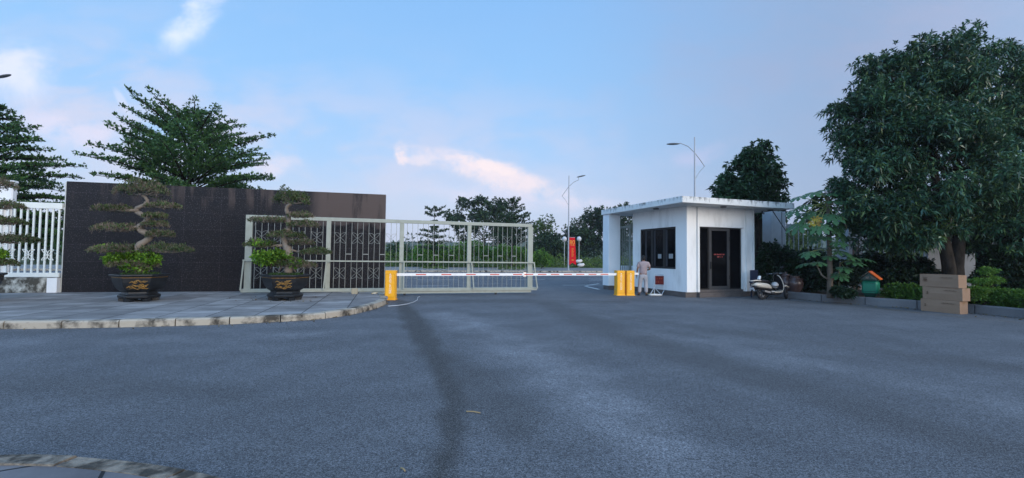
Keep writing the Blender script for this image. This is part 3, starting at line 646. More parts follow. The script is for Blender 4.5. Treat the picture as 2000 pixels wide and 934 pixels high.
door = pane_set(gh, 'door', ml, mr_, dz0 + .005, dz1 - .004, .03, .13, m_df, m_glass)
MB().bar((ml + .065, .0, 1.15), (ml + .065, .0, 1.45), .03).build('handle', m_frame, door)
for z in (.8, 1.6, 2.4): b = MB(); b.tube([(mr_ - .02, .015, z - .08), (mr_ - .02, .015, z + .08)], .018, 8); b.build('hinge', m_frame, door)
m_sign = mat('red_lettering', (.45, .09, .08), .7, .2)
def scribble(x, z, wtot, h, y, seed, axis='x'):
    # illegible small capitals: uneven strokes
    rr = random.Random(seed); b = MB(); c = x - wtot / 2
    while c < x + wtot / 2:
        w_ = rr.uniform(.5, .9) * h
        if rr.random() < .86:
            b.box((c, y - .003, z), (c + w_ * .28, y, z + h)); 
            b.box((c + w_ * .30, y - .003, z + rr.choice((0, .4, .75)) * h), (c + w_ * .78, y, z + rr.choice((0, .4, .75)) * h * .9 + h * .25))
            if rr.random() < .5: b.box((c + w_ * .8, y - .003, z), (c + w_, y, z + h * rr.uniform(.6, 1)))
        c += w_ * 1.22
    return b
dm = (ml + mr_) / 2
sx_, sz_ = fr(1405, 497); b1 = scribble(dm, sz_ - .03, .54, .055, .048, 1); b2 = scribble(dm, sz_ - .13, .32, .055, .048, 2); b1.add(b2.v, b2.f)
b1.build('lettering', m_sign, door)
# sliding window in the side face
MB().box((.03, wy0 + .002, wz0 + .002), (.04, wy0 + .003, wz1 - .002)).build('reveal', m_frame, gh)
n3 = [sd2(p, 480)[0] for p in (1319.5, 1296, 1272.5, 1250.5)]
win = None
for i in range(3):
    f = pane_set(gh, 'window', n3[i] + .003, n3[i + 1] - .003, wz0 + .003, wz1 - .003, .03 + .0 * i, .075, m_frame, m_glass, True)
    win = win or f
m_paper = mat('paper', (.30, .31, .31), .8, .1)
for (pa, pb, za, zb) in ((1304.5, 1312.5, 505, 496), (1283.5, 1290, 505, 496.5)):
    MB().box((.044, sd2(pb, 500)[0], sd2(pa, za)[1]), (.0475, sd2(pa, 500)[0], sd2(pa, zb)[1])).build('notice', m_paper, gh)
m_curt = mat('grey_curtain', (.05, .048, .052), .9, .1)
for px in (1259, 1276, 1299):
    a = sd2(px, 480)[0]; MB().box((.046, a - .10, wz0 + .1), (.049, a + .03, wz1 - .1)).build('curtain_edge', m_curt, gh)
# side gate between the pillar and the house
m_sg = mat('weathered_grey_steel', (.17, .19, .17), .6, .3, col2=(.11, .12, .11), scale=6)
sg0 = C0 + HU * (px0 + .67) + HV * (RY1 - .40); sg1 = C0 + HU * (-.04) + HV * (HD + .05)
sga = math.atan2(sg1.y - sg0.y, sg1.x - sg0.x); sgl = (sg1 - sg0).length
sg = thing('side_gate', 'narrow grey steel bar gate between white pillar and guard house', 'gate', (sg0.x, sg0.y, 0), sga)
MB().box((0, -.04, 3.0), (sgl, .04, 3.12)).build('top_rail', m_sg, sg)
MB().box((0, -.04, .2), (sgl, .04, .32)).build('bottom_rail', m_sg, sg)
for x in (.03, sgl - .09): MB().box((x - .045, -.045, .0), (x + .045, .045, 3.2)).build('post', m_sg, sg)
for i in range(5):
    x = .09 + (sgl - .24) * (i + .7) / 5.4; MB().box((x - .014, -.014, .321), (x + .014, .014, 2.999)).build('bar', m_sg, sg)
b = MB(); petal_ring(b, sgl / 2 - .03, 2.2, sgl * .7, .5, .012, -.03); b.build('ornament', m_sg, sg)
# low white concrete block wall seen through that gate
q0 = A(1208, 523, 27.0); lw = thing('low_wall', 'low white block wall glimpsed through the narrow side gate', 'wall', (q0.x, 27.0, 0), R(3))
MB().box((-.3, 0, 0), (1.15, .25, .72), bev=.01).build('wall_body', m_plinth, lw)
MB().box((-.3, -.02, .722), (1.15, .27, 1.1), bev=.01).build('white_coping', m_wall, lw)
# ------------------------------------------------------------------ boundary of the planting bed
m_panel = mat('brown_granite_panel', (.16, .135, .12), .6, .2, col2=(.11, .07, .065), scale=7)
m_grey = mat('grey_weathered_render', (.24, .25, .26), .85, .15, col2=(.14, .145, .15), scale=1.2, detail=8, var=.6)
m_pil = mat('pale_grey_render', (.42, .45, .48), .85, .15, col2=(.30, .32, .34), scale=1.6, detail=8, var=.6)
def bed_pillar(label, px, dep, group):
    p = A(px, 500, dep); t = thing('boundary_pillar', label, 'pillar', (p.x - .36, dep, .2), R(4), group)
    MB().box((0, 0, 0), (.72, .7, 3.62), bev=.02).build('shaft', m_pil, t)
    MB().box((.2, -.012, 0), (.5, -.001, 2.0)).build('panel', m_panel, t)
    MB().box((.505, -.01, 0), (.525, -.001, 3.6)).build('joint', m_frame, t); return t
bed_pillar('grey boundary pillar with brown panel right under the guard house eave', 1522, 21.5, 'boundary pillars of the planting bed')
bed_pillar('shaded boundary pillar between the papaya and the large bushy tree', 1672, 21.7, 'boundary pillars of the planting bed')
m_bl = mat('shaded_steel', (.30, .34, .36), .55, .3, col2=(.22, .25, .27), scale=5)  # white fence steel with its backlit shade put into the colour
p1 = A(1537, 500, 21.8); p2 = A(1656, 500, 22.0)
bar_fence('pale bar fence behind the papaya between two boundary pillars', (p1.x, 21.8, 0), math.atan2(.2, p2.x - p1.x), p2.x - p1.x, .75, 3.26, 13, m_bl, False, .022, 'bar fences behind the planting bed')
p1 = A(1690, 500, 22.0); p2 = A(1812, 500, 22.3)
bar_fence('pale bar fence behind the shrubs under the large bushy tree', (p1.x, 22.0, 0), math.atan2(.3, p2.x - p1.x), p2.x - p1.x, .75, 3.26, 12, m_bl, False, .022, 'bar fences behind the planting bed')
p1 = A(1812, 500, 22.2); gw = thing('garden_wall', 'plain grey rendered wall behind the tree trunks at the planting bed', 'wall', (p1.x, 22.2, .2), R(-6))
MB().box((0, 0, 0), (3.0, .3, 3.4), bev=.01).build('wall_face', m_grey, gw)
MB().box((3.12, -.06, 0), (16, .3, 3.3), bev=.01).build('wall_wing', m_grey, gw)
MB().box((3.0, .05, 0), (3.12, .25, 3.4)).build('joint_strip', m_white, gw)
# thin stay running down from the eave
a_ = A(1509, 412, 20.3); c_ = A(1549, 472, 21.2); b = MB(); b.tube([(0, 0, 0), c_ - a_], .022, 6)
tag(b.build('stay_rod', m_lamp, None, loc=a_), 'thin dark rod slanting down beside the guard house eave', 'rod')
# ------------------------------------------------------------------ street lamps
m_galv = mat('galvanised_steel', (.33, .35, .38), .45, .4, metal=.3, col2=(.26, .28, .3), scale=4)
m_head = mat('lamp_head', (.10, .11, .12), .5, .3)
def street_lamp(label, loc, h, rz, reach=1.9, group='street lamps along the road', drop=False):
    t = thing('street_lamp', label, 'street lamp', loc, rz, group)
    b = MB(); b.tube([(0, 0, 0), (0, 0, 1.2), (0, 0, h)], [.10, .09, .045], 12); b.build('pole', m_galv, t)
    MB().box((-.18, -.18, 0), (.18, .18, .04)).build('base_plate', m_galv, t)
    b = MB(); b.tube([(-.75, 0, h - 2.25), (-.42, 0, h - 1.75), (0, 0, h - 1.2), (.5, 0, h - .72), (1.1, 0, h - .42 if not drop else h - .48), (reach, 0, h - .12 if not drop else h - .55)], .032, 8)
    b.tube([(-.75, 0, h - 2.25), (-.35, 0, h - 2.7), (0, 0, h - 3.3)], .02, 8); b.build('arm', m_galv, t)
    M = Matrix.Translation((reach + .3, 0, (h - .03) if not drop else h - .55)) @ Matrix.Rotation(R(-14 if not drop else 2), 4, 'Y')
    b = MB(); b.ell((0, 0, 0), (.52, .16, .075), 14, 8, M); b.build('lamp_head', m_head, t)
    return t
l1 = G(1110, 527, .15); l1 = A(1110, 524, 49.5)
h1 = A(1110, 343, 49.5).z - .15
lamp1 = street_lamp('tall street lamp across the road carrying the red banner', (l1.x, 49.5, .15), h1, R(8), 1.05)
b = MB(); b.tube([(0, 0, 3.9), (-.35, -.1, 3.95), (-.45, -.1, 4.1)], .035, 6); b.ell((-.48, -.12, 4.15), (.14, .1, .1)); b.build('camera', m_head, lamp1)
h2 = A(1357, 268, 35).z
l2 = A(1357, 400, 35); lamp2 = street_lamp('street lamp rising above the guard house roof with a long curved arm', (l2.x, 35, 0), h2, R(180), 1.35, drop=True)
l3 = A(-70, 300, 30); street_lamp('street lamp beyond the white bar fence, only its head in view', (l3.x, 30, 0), A(-10, 148, 30).z, R(0), 2.0)
# red banner
m_ban = mat('red_banner_cloth', (.60, .008, .014), .7, .15, col2=(.48, .008, .012), scale=1.0)
m_gold = mat('yellow_print', (.70, .30, .04), .7, .2)
bx0, bz1 = A(1112.2, 464, 49.4).x, A(1112, 464, 49.4).z; bx1 = A(1124.5, 490, 49.4).x; bz0 = A(1112, 518, 49.4).z
bt = thing('banner', 'red vertical banner with swallowtail foot hanging on the street lamp', 'banner', (bx0, 49.4, bz0))
bw2, bh2 = bx1 - bx0, bz1 - bz0; b = MB(); n = 10; vs = []; 
top = [(0, bh2), (bw2 * .85, bh2)]
b.prism([(0, 0), (bw2 * .5, bh2 * .09), (bw2 * 1.08, 0), (bw2 * .98, bh2 * .5), (bw2 * .86, bh2), (0, bh2)], -.012, .012); b.build('cloth', m_ban, bt)
place_text('lettering', '80', .62, m_gold, bt, Matrix.Translation((bw2 * .44, -.016, bh2 * .82)) @ FACE)
b = MB()
for i in range(9): b.box((bw2 * .34, -.015, bh2 * (.30 + .038 * i)), (bw2 * (.62 + .05 * (i % 3)), -.0125, bh2 * (.312 + .038 * i)))
b.box((bw2 * .2, -.015, bh2 * .715), (bw2 * .8, -.0125, bh2 * .735)); b.box((bw2 * .35, -.015, bh2 * .17), (bw2 * .7, -.0125, bh2 * .2)); b.build('print', m_gold, bt)
MB().bar((0, 0, bh2 + .02), (bw2 * .86, 0, bh2 + .02), .04).build('hanger', m_galv, bt)
m_globe = mat('opal_globe', (.55, .55, .56), .3, .4)
for px, lab in ((1102.5, 'white globe garden lamp standing to the near side of the banner lamp'), (1131, 'white globe garden lamp standing between the banner and the white pillar')):
    p = A(px, 467, 66); t = thing('globe_lamp', lab if px < 1110 else lab, 'lamp', (p.x, 66, .1), 0, 'globe garden lamps')
    b = MB(); b.tube([(0, 0, 0), (0, 0, p.z - .4)], .05, 8); b.build('post', m_galv, t)
    b = MB(); b.ell((0, 0, p.z - .1), (.34, .34, .36), 14, 10); b.build('globe', m_globe, t, True)
m_sack = mat('white_sack', (.62, .61, .58), .9, .1, scale=4)
for px, py, lab in ((1130, 510.5, 'white sack lying on the weeds beside the banner, the higher one'), (1134, 518, 'white sack lying by the far pavement edge below the other sack')):
    p = A(px, py, 58.5 if py < 515 else 57); b = MB(); b.ell((0, 0, .0), (.42, .3, .22), 12, 7); b.ell((.25, 0, .06), (.25, .2, .2), 10, 6)
    tag(b.build('sack', m_sack, None, True, loc=p), lab, 'sack', 'white sacks at the roadside')
# ------------------------------------------------------------------ red notice on its stand
sp0 = G(1285.5, 574.5); sp1 = G(1297, 577.5); sa = math.atan2(sp1.y - sp0.y, sp1.x - sp0.x)
sa = R(-8); st_ = thing('notice_stand', 'small red notice board on a white splayed leg stand', 'sign', G(1286, 575.5), sa)
m_sw = mat('white_tube', (.50, .53, .56), .45, .4)
for x in (-.17, .30):
    MB().bar((x, 0, .02), (x, 0, .84), .03).build('upright', m_sw, st_)
    b = MB(); b.bar((x, 0, .30), (x - .20, -.20, .015), .028); b.bar((x, 0, .30), (x + .26, -.05, .015), .028); b.bar((x, 0, .3), (x + .05, .24, .015), .028); b.build('splayed_foot', m_sw, st_)
b = MB(); b.bar((-.17, 0, .845), (.3, 0, .845), .03); b.bar((-.17, 0, .39), (.3, 0, .39), .03); b.build('crossbar', m_sw, st_)
m_bd = mat('dark_red_board', (.16, .015, .012), .6, .2, col2=(.11, .01, .01), scale=5); m_bdt = mat('dull_orange_print', (.34, .06, .025), .7, .2)
bd = MB().box((-.14, -.03, .43), (.27, -.016, .80)).build('board', m_bd, st_)
b1 = scribble(.06, .66, .28, .07, -.031, 4); b2 = scribble(.06, .51, .30, .07, -.031, 5); b1.add(b2.v, b2.f); b1.build('lettering', m_bdt, bd)
b = MB(); b.ell((0, 0, .04), (.30, .10, .05), 12, 6); tag(b.build('cloth_bundle', m_sack, None, True, loc=G(1280, 578)), 'white rag lying at the foot of the red notice stand', 'rag')
# ------------------------------------------------------------------ trees
RG = np.random.default_rng(11)
m_bark = mat('grey_bark', (.045, .037, .03), .95, .1, col2=(.016, .013, .011), scale=7, var=1, stretch=(1, 1, .35), bump=1.0, bscale=11)
m_bark2 = mat('pale_bark', (.16, .135, .11), .9, .1, col2=(.07, .06, .05), scale=6, stretch=(1, 1, .4), bump=.5, bscale=16)
lf_mango = leafmat('mango_leaf', [(.020, .054, .038), (.034, .090, .054), (.052, .122, .062), (.10, .165, .05)], .36, .5, .15)
lf_round = leafmat('glossy_leaf', [(.018, .046, .024), (.032, .080, .034), (.060, .12, .042)], .38, .45, .18)
lf_term = leafmat('terminalia_leaf', [(.024, .068, .022), (.044, .112, .030), (.078, .165, .042)], .5, .35, .25)
lf_far = leafmat('far_leaf', [(.018, .040, .020), (.028, .058, .024), (.042, .080, .030)], .6, .25, .2)
lf_farlight = leafmat('light_leaf', [(.055, .095, .035), (.075, .125, .04), (.10, .155, .05)], .6, .25, .25)
lf_vine = leafmat('vine_leaf', [(.06, .15, .02), (.10, .22, .03), (.16, .32, .045)], .55, .3, .3)
lf_weed = leafmat('weed_leaf', [(.07, .13, .028), (.11, .18, .04), (.17, .24, .06)], .6, .25, .3)
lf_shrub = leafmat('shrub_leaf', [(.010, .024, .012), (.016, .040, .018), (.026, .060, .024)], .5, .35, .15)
lf_hedge = leafmat('hedge_leaf', [(.035, .085, .012), (.06, .14, .018), (.11, .21, .03)], .5, .3, .3)
lf_topi = leafmat('topiary_leaf', [(.06, .14, .02), (.10, .21, .03), (.16, .28, .045)], .5, .3, .3)
lf_lime = leafmat('lime_leaf', [(.06, .15, .012), (.12, .26, .02), (.22, .38, .04)], .5, .3, .35)
lf_pad = leafmat('bonsai_leaf', [(.034, .062, .022), (.06, .10, .03), (.085, .085, .05), (.085, .14, .035)], .6, .25, .2)
lf_dry = leafmat('dry_twig', [(.14, .105, .085), (.21, .165, .13), (.10, .09, .06)], .8, .15, .1)
def limb(b, p, q, r0, r1, rr, n=6, sag=0.0, seg=5):
    p = Vector(p); q = Vector(q); L = (q - p).length; pts = []
    for i in range(seg + 1):
        t = i / seg; k = math.sin(math.pi * t); pts.append(p.lerp(q, t) + Vector((rr.uniform(-1, 1), rr.uniform(-1, 1), rr.uniform(-.6, .6))) * L * .035 * (k if 0 < i < seg else 0) + Vector((0, 0, -sag * k)))
    b.tube(pts, [r0 + (r1 - r0) * i / seg for i in range(seg + 1)], n)
def bushy_tree(name, label, cat, loc, blobs, trunks, nros, k, L, Wd, leaf, seed, group=None, inner=.45, droop=.3, spread=.75, bark=None, up=.3, clumps=0, csize=1.0):
    rg = np.random.default_rng(seed); rr = random.Random(seed); t = thing(name, label, cat, loc, 0, group)
    b = MB()
    for tr in trunks: b.tube(tr[0], tr[1], 12)
    tops = [Vector(tr[0][-1]) for tr in trunks]
    for bl_ in blobs:
        c = Vector(bl_[:3]); s = min(tops, key=lambda v: (v - c).length); limb(b, s, c, .10, .03, rr)
        for _ in range(5):
            d = Vector((rr.uniform(-1, 1) * bl_[3], rr.uniform(-1, 1) * bl_[4], rr.uniform(-.6, 1) * bl_[5])) * .7; limb(b, c, c + d, .03, .012, rr, 5)
    b.build('trunk', bark or m_bark, t, True)
    if clumps:                                       # foliage gathered in separate bunches with gaps between them
        S, SO = blob_points(blobs, clumps, rg, .72); r_ = rg.uniform(.30, .62, clumps) * csize
        sub_ = [(S[i, 0], S[i, 1], S[i, 2], r_[i], r_[i], r_[i] * .72) for i in range(clumps)]
        P, O = blob_points(sub_, int(nros * .85), rg, .3); P2, O2 = blob_points(blobs, int(nros * .15), rg, .3); P = np.concatenate([P, P2]); O = np.concatenate([O, O2])
    else: P, O = blob_points(blobs, nros, rg, inner)
    keep = P[:, 2] > .15; P, O = P[keep], O[keep]
    Q, D = rosettes(P, O, k, rg, up, spread)
    n = len(Q); leaves('crown', Q, D, L * rg.uniform(.65, 1.2, n), Wd * rg.uniform(.7, 1.2, n), leaf, t, rg, droop)
    return t
def pxblob(px, py, rx, ry, dep, org, rd=None):
    p = A(px, py, dep); s = dep / F; return (p.x - org[0], dep - org[1], p.z - org[2], rx * s * .93, (rd or rx * .85) * s, ry * s * .93)
# big bushy tree (two trunks from one foot) and its neighbour
o1 = Vector((A(1861, 500, 16.4).x, 16.4, .2))
bl1 = [pxblob(*a, o1) for a in ((1800, 148, 95, 82, 17), (1862, 120, 70, 60, 17.2), (1742, 245, 105, 90, 16.6), (1682, 250, 56, 88, 16.9), (1745, 165, 62, 62, 16.8), (1715, 370, 80, 78, 16.4), (1840, 320, 120, 105, 15.6), (1780, 425, 85, 52, 15.9), (1840, 220, 110, 80, 16.3), (1745, 420, 70, 55, 17.2), (1715, 448, 62, 36, 16.6), (1775, 462, 60, 30, 16.2), (1690, 360, 48, 50, 16.8))]
def pp(px, py, dep, o): p = A(px, py, dep); return (p.x - o.x, p.y - o.y, p.z - o.z)
bushy_tree('mango_tree', 'huge dark green bushy tree on twin trunks behind the cardboard boxes', 'tree', o1, bl1,
    [([(-.10, 0, -.05), pp(1853, 520, 16.4, o1), pp(1842, 460, 16.4, o1), pp(1832, 380, 16.5, o1), pp(1815, 280, 16.6, o1)], [.26, .20, .17, .14, .09]),
     ([(.12, 0, -.05), pp(1868, 520, 16.4, o1), pp(1874, 460, 16.4, o1), pp(1878, 380, 16.5, o1), pp(1862, 280, 16.6, o1)], [.27, .21, .18, .15, .09])], 10500, 9, .225, .058, lf_mango, 3, clumps=360)
o2 = Vector((A(1925, 500, 17.4).x, 17.4, .2))
bl2 = [pxblob(*a, o2) for a in ((1935, 165, 80, 85, 17.8), (1975, 270, 75, 110, 17), (1930, 385, 85, 72, 16.4), (1905, 440, 75, 45, 16.8), (2060, 330, 90, 150, 17.5), (2010, 440, 100, 60, 17.0), (2050, 200, 80, 90, 18), (1965, 462, 70, 38, 16.2), (2020, 490, 60, 34, 16.4))]
bushy_tree('mango_tree', 'dark green bushy tree on a single thick trunk cut by the picture edge', 'tree', o2, bl2,
    [([(0, 0, -.05), pp(1922, 520, 17.4, o2), pp(1920, 440, 17.4, o2), pp(1930, 340, 17.4, o2), pp(1945, 250, 17.4, o2)], [.30, .24, .2, .16, .1])], 7400, 9, .225, .058, lf_mango, 4, clumps=250)
o3 = Vector((A(1481, 500, 24).x, 24.0, .2))
bl3 = [pxblob(*a, o3) for a in ((1466, 338, 48, 42, 24), (1440, 378, 44, 42, 23.7), (1492, 385, 40, 45, 24.2), (1478, 305, 30, 28, 24.1), (1495, 340, 32, 36, 23.7), (1424, 392, 30, 26, 24.3), (1500, 405, 30, 30, 24.0))]
bushy_tree('broadleaf_tree', 'round dense glossy leaved tree rising behind the guard house roof', 'tree', o3, bl3,
    [([(-.05, 0, -.05), pp(1480, 480, 24, o3), pp(1477, 410, 24, o3), pp(1470, 360, 24, o3)], [.16, .13, .11, .07]), ([(.1, 0, -.05), pp(1484, 480, 24, o3), pp(1486, 410, 24, o3), pp(1490, 370, 24, o3)], [.12, .10, .08, .05])], 3000, 8, .25, .105, lf_round, 5, inner=.35, clumps=110, csize=.9)
# terminalia: flat tiers of spiky sprays
def terminalia(name, label, loc, h, z0, Rm, tiers, per, leaf, seed, Lf=.13, dens=1.0, lean=(0, 0), prof=None, tr=.14, group=None, rise=.28):
    rg = np.random.default_rng(seed); rr = random.Random(seed); t = thing(name, label, 'tree', loc, rr.uniform(0, .5), group)
    t.rotation_euler = (0, 0, 0)
    b = MB(); b.tube([(0, 0, -.05), (.03, 0, h * .25), (lean[0] * .5, lean[1] * .5, h * .55), (lean[0], lean[1], h * .97)], [tr, tr * .85, tr * .6, tr * .2], 10)
    C = []; O = []
    for i in range(tiers):
        f = i / (tiers - 1); z = z0 + (h - z0) * f * .93; rad = Rm * (prof(f) if prof else (1 - f) ** .6)
        off = rr.random() * 6.28
        for j in range(per):
            a = off + 6.283 * (j + rr.uniform(-.25, .25)) / per; L = rad * rr.uniform(.75, 1.12)
            tf = min(1.0, (z / h)); st = Vector((lean[0] * tf, lean[1] * tf, z)); rs = rise * (.5 + 1.2 * f) * rr.uniform(.7, 1.2)
            d = Vector((math.cos(a), math.sin(a), rs)); end = st + d * L
            pts = [st + d * (L * s) + Vector((0, 0, -.10 * L * math.sin(math.pi * s) * (1 - f) * -1)) for s in (0, .33, .66, 1)]
            b.tube(pts, [tr * .28 * (1 - .4 * f), tr * .2, tr * .12, .012], 5)
            side = Vector((-math.sin(a), math.cos(a), 0)); m = int(7 * dens * max(L, .8)) + 4
            for s in np.linspace(.22, 1.0, m):
                p = st + d * (L * s) + Vector((0, 0, .10 * L * math.sin(math.pi * s) * (1 - f)))
                for sg_ in (-1, 1):
                    tl = L * .42 * (1 - s) ** .8 * rr.uniform(.6, 1.1) + .08
                    td = (side * sg_ * .8 + Vector((math.cos(a), math.sin(a), 0)) * .6 + Vector((0, 0, rs * .5))).normalized()
                    kk = max(1, int(tl / .20 * dens))
                    for q in range(kk):
                        c = p + td * (tl * (q + rr.random()) / kk); C.append((c.x + rr.gauss(0, .04), c.y + rr.gauss(0, .04), c.z + rr.gauss(0, .045) + .02)); O.append((td.x * .5, td.y * .5, .6))
    b.build('trunk', m_bark, t, True)
    C = np.array(C); O = np.array(O); Q, D = rosettes(C, O, 5, rg, .35, .55); n = len(Q)
    leaves('crown', Q, D, Lf * rg.uniform(.6, 1.2, n), Lf * .5 * rg.uniform(.7, 1.2, n), leaf, t, rg, .05); return t
o = A(362, 400, 24.0); ztop = A(350, 216, 24.0).z
terminalia('terminalia_tree', 'broad feathery tiered tree spreading above the granite wall', (o.x, 24.0, 0), ztop, 3.3, 4.6, 12, 7, lf_term, 21, .15, 1.0, (.3, 0), lambda f: (.80 + .2 * min(1, f * 3)) * (1 - f ** 1.7) ** .7 * .95 + .12, .2, rise=.40)
o = A(-20, 400, 22.0); ztop = A(-20, 190, 22.0).z
terminalia('terminalia_tree', 'dark tiered tree behind the white bar fence at the picture edge', (o.x, 22.0, 0), ztop, 1.4, 4.4, 15, 7, lf_term, 22, .15, 1.0, (0, 0), lambda f: (1 - f ** 1.3) ** .7 * .95 + .08, .2, rise=.12)
o = A(847, 520, 52); ztop = A(847, 410, 52).z
terminalia('terminalia_tree', 'small tiered tree across the road seen between the second and third gate posts', (o.x, 52, .1), ztop, 2.0, 2.0, 8, 6, lf_far, 23, .2, .8, (0, 0), lambda f: (.95 if f < .45 else .25 if f < .72 else .85) * (1 - .35 * f), .1, rise=.3)
o = A(999, 520, 52); ztop = A(999, 388, 52).z
terminalia('terminalia_tree', 'taller tiered tree across the road rising over the free end of the gate', (o.x, 52, .1), ztop, 2.6, 2.9, 10, 6, lf_far, 24, .2, .8, (0, 0), lambda f: (1 - f) ** .35 * (1 - .35 * f) + .05, .13, rise=.55)
def far_tree(label, blobs_px, trunk_px, dep, leaf, seed, nros=900, L=.5, group='trees beyond the road', name='bushy_tree', inner=.4, k=6, tr=.2):
    o = Vector((A(trunk_px, 500, dep).x, dep, 0)); bl_ = [pxblob(a[0], a[1], a[2], a[3], dep + (a[4] if len(a) > 4 else 0), o) for a in blobs_px]
    top = (0, 0, min(b_[2] for b_ in bl_))
    return bushy_tree(name, label, 'tree', o, bl_, [([(0, 0, -.1), (0, 0, max(1.0, top[2]))], [tr, tr * .6])], nros, k, L, L * .42, leaf, seed, group, inner, .15, .9, clumps=max(30, nros // 14), csize=2.0)
far_tree('wide umbrella crowned dark tree beyond the road behind the gate', [(915, 412, 38, 22), (952, 405, 40, 18), (893, 428, 26, 14), (930, 436, 45, 16, -3), (975, 428, 30, 22), (955, 462, 32, 22), (985, 470, 28, 26), (905, 455, 22, 14)], 945, 82, lf_far, 31, 1500, .62)
far_tree('sparse pale tree beyond the road just past the gate end', [(1062, 436, 22, 16), (1050, 452, 18, 18), (1075, 458, 20, 16)], 1062, 80, lf_farlight, 32, 260, .55)
far_tree('dark dense tree beyond the road below the sparse pale one', [(1068, 476, 26, 22), (1050, 490, 22, 16), (1086, 482, 18, 20)], 1066, 76, lf_far, 33, 800, .55)
far_tree('slender crowned dark tree beyond the road beside the red banner', [(1128, 444, 18, 14), (1126, 458, 24, 12), (1140, 462, 16, 16)], 1134, 84, lf_far, 34, 420, .6)
far_tree('tall dark tree beyond the road partly behind the white pillar', [(1160, 425, 24, 18), (1150, 450, 22, 22), (1168, 460, 26, 30), (1178, 430, 24, 24), (1150, 482, 30, 18)], 1160, 86, lf_far, 35, 1100, .62)
far_tree('dark tree beyond the road seen through the side gate', [(1212, 430, 30, 28), (1225, 462, 34, 30), (1206, 480, 26, 22)], 1215, 84, lf_far, 36, 900, .62)
far_tree('low dark tree beyond the road between gate end and banner', [(1105, 492, 26, 14), (1088, 496, 22, 12), (1120, 494, 18, 14)], 1104, 80, lf_far, 37, 600, .5)
far_tree('hazy green tree seen between the guard house and the brown panelled pillar', [(1492, 440, 22, 18), (1500, 462, 24, 24), (1482, 480, 22, 26), (1510, 490, 20, 20)], 1494, 60, lf_farlight, 38, 900, .42)
far_tree('green tree behind the pale bar fence left of the papaya', [(1556, 462, 26, 22), (1576, 478, 26, 26), (1545, 492, 24, 22)], 1560, 48, lf_farlight, 39, 700, .36)
far_tree('green tree behind the bar fence under the large bushy tree', [(1725, 490, 34, 22), (1770, 486, 36, 26), (1800, 500, 30, 24)], 1755, 46, lf_farlight, 40, 700, .36)
far_tree('dark tree across the road seen through the white bar fence', [(20, 440, 50, 36), (75, 455, 46, 36), (118, 450, 40, 40), (50, 485, 60, 26)], 62, 60, lf_far, 41, 1100, .5)
# far treeline and the tangle of shrubs along the pavement
def strip(name, pts, seed, n, leaf, L, zmin=0.0, k=5):
    rg = np.random.default_rng(seed); P, O = blob_points(pts, n, rg, .35); P[:, 2] = np.maximum(P[:, 2], zmin + .1); Q, D = rosettes(P, O, k, rg, .4, .9); m = len(Q)
    return tag(leaves(name, Q, D, L * rg.uniform(.6, 1.2, m), L * .45 * rg.uniform(.7, 1.2, m), leaf, None, rg, .1), kind='stuff')
rr = random.Random(8); pts = []
for i in range(80):
    x = -150 + i * 5.2; d = 150 + rr.uniform(-12, 12); pts.append((x, d, rr.uniform(1, 3), rr.uniform(4, 7), 5, rr.uniform(4, 7.5)))
strip('treeline', pts, 51, 5200, lf_far, 1.1)
pts = []
for i in range(105):
    u = -24 + i * .75; v = 61 + rr.uniform(-1, 5); p = UV(u, v); h = rr.uniform(.9, 1.9) * (1.25 if u < 10 else .85); pts.append((p.x, p.y, h * .35, rr.uniform(.9, 1.6), 1.2, h))
strip('undergrowth', pts, 52, 9000, lf_weed, .30)
def shrub(label, blobs_px, dep, leaf, seed, nros, L, group=None, zb=0.0, name='shrub', asp=.45, k=6, cat='shrub', inner=.35, up=.4):
    cx = sum(b_[0] for b_ in blobs_px) / len(blobs_px); o = Vector((A(cx, 500, dep).x, dep, zb)); bl_ = [pxblob(a[0], a[1], a[2], a[3], dep + (a[4] if len(a) > 4 else 0), o) for a in blobs_px]
    rg = np.random.default_rng(seed); rr = random.Random(seed); t = thing(name, label, cat, o, 0, group); b = MB()
    for q in bl_: limb(b, (rr.uniform(-.1, .1), rr.uniform(-.1, .1), 0), q[:3], .03, .012, rr, 5)
    b.build('stem', m_bark, t); P, O = blob_points(bl_, nros, rg, inner); P[:, 2] = np.maximum(P[:, 2], .04)
    Q, D = rosettes(P, O, k, rg, up, .8); n = len(Q); leaves('foliage', Q, D, L * rg.uniform(.6, 1.2, n), L * asp * rg.uniform(.7, 1.2, n), leaf, t, rg, .2); return t
GV = 'shrubs across the road'
shrub('bright green vine mound across the road behind the third gate panel', [(845, 487, 28, 16), (820, 494, 20, 14), (868, 492, 22, 14), (838, 504, 36, 12)], 57.5, lf_vine, 61, 900, .30, GV)
shrub('dark green mound across the road behind the first gap of the gate', [(775, 488, 22, 16), (795, 496, 20, 14), (762, 500, 20, 14)], 66, lf_round, 62, 700, .35, GV)
shrub('high green vine mound across the road behind the third gate post', [(905, 488, 26, 16), (925, 482, 22, 14), (895, 500, 26, 12), (945, 494, 26, 14)], 58, lf_vine, 63, 1000, .30, GV)
shrub('green vine mound across the road behind the last gate panel', [(985, 492, 26, 15), (1010, 494, 22, 14), (965, 500, 24, 12), (1028, 502, 18, 12)], 57.5, lf_vine, 64, 900, .30, GV)
shrub('round dark green bush across the road past the gate end', [(1056, 502, 17, 15), (1048, 510, 14, 10), (1070, 508, 14, 11)], 56, lf_vine, 65, 600, .24, GV)
for px, lab, s_ in ((848, 'low weeds round the small tiered tree across the road', 66), (1000, 'low weeds round the taller tiered tree across the road', 67)):
    shrub(lab, [(px - 14, 524, 16, 3.5), (px + 10, 524, 18, 3.0)], 50, lf_weed, s_, 120, .2, 'weeds round the street trees', .15, 'weed_patch')
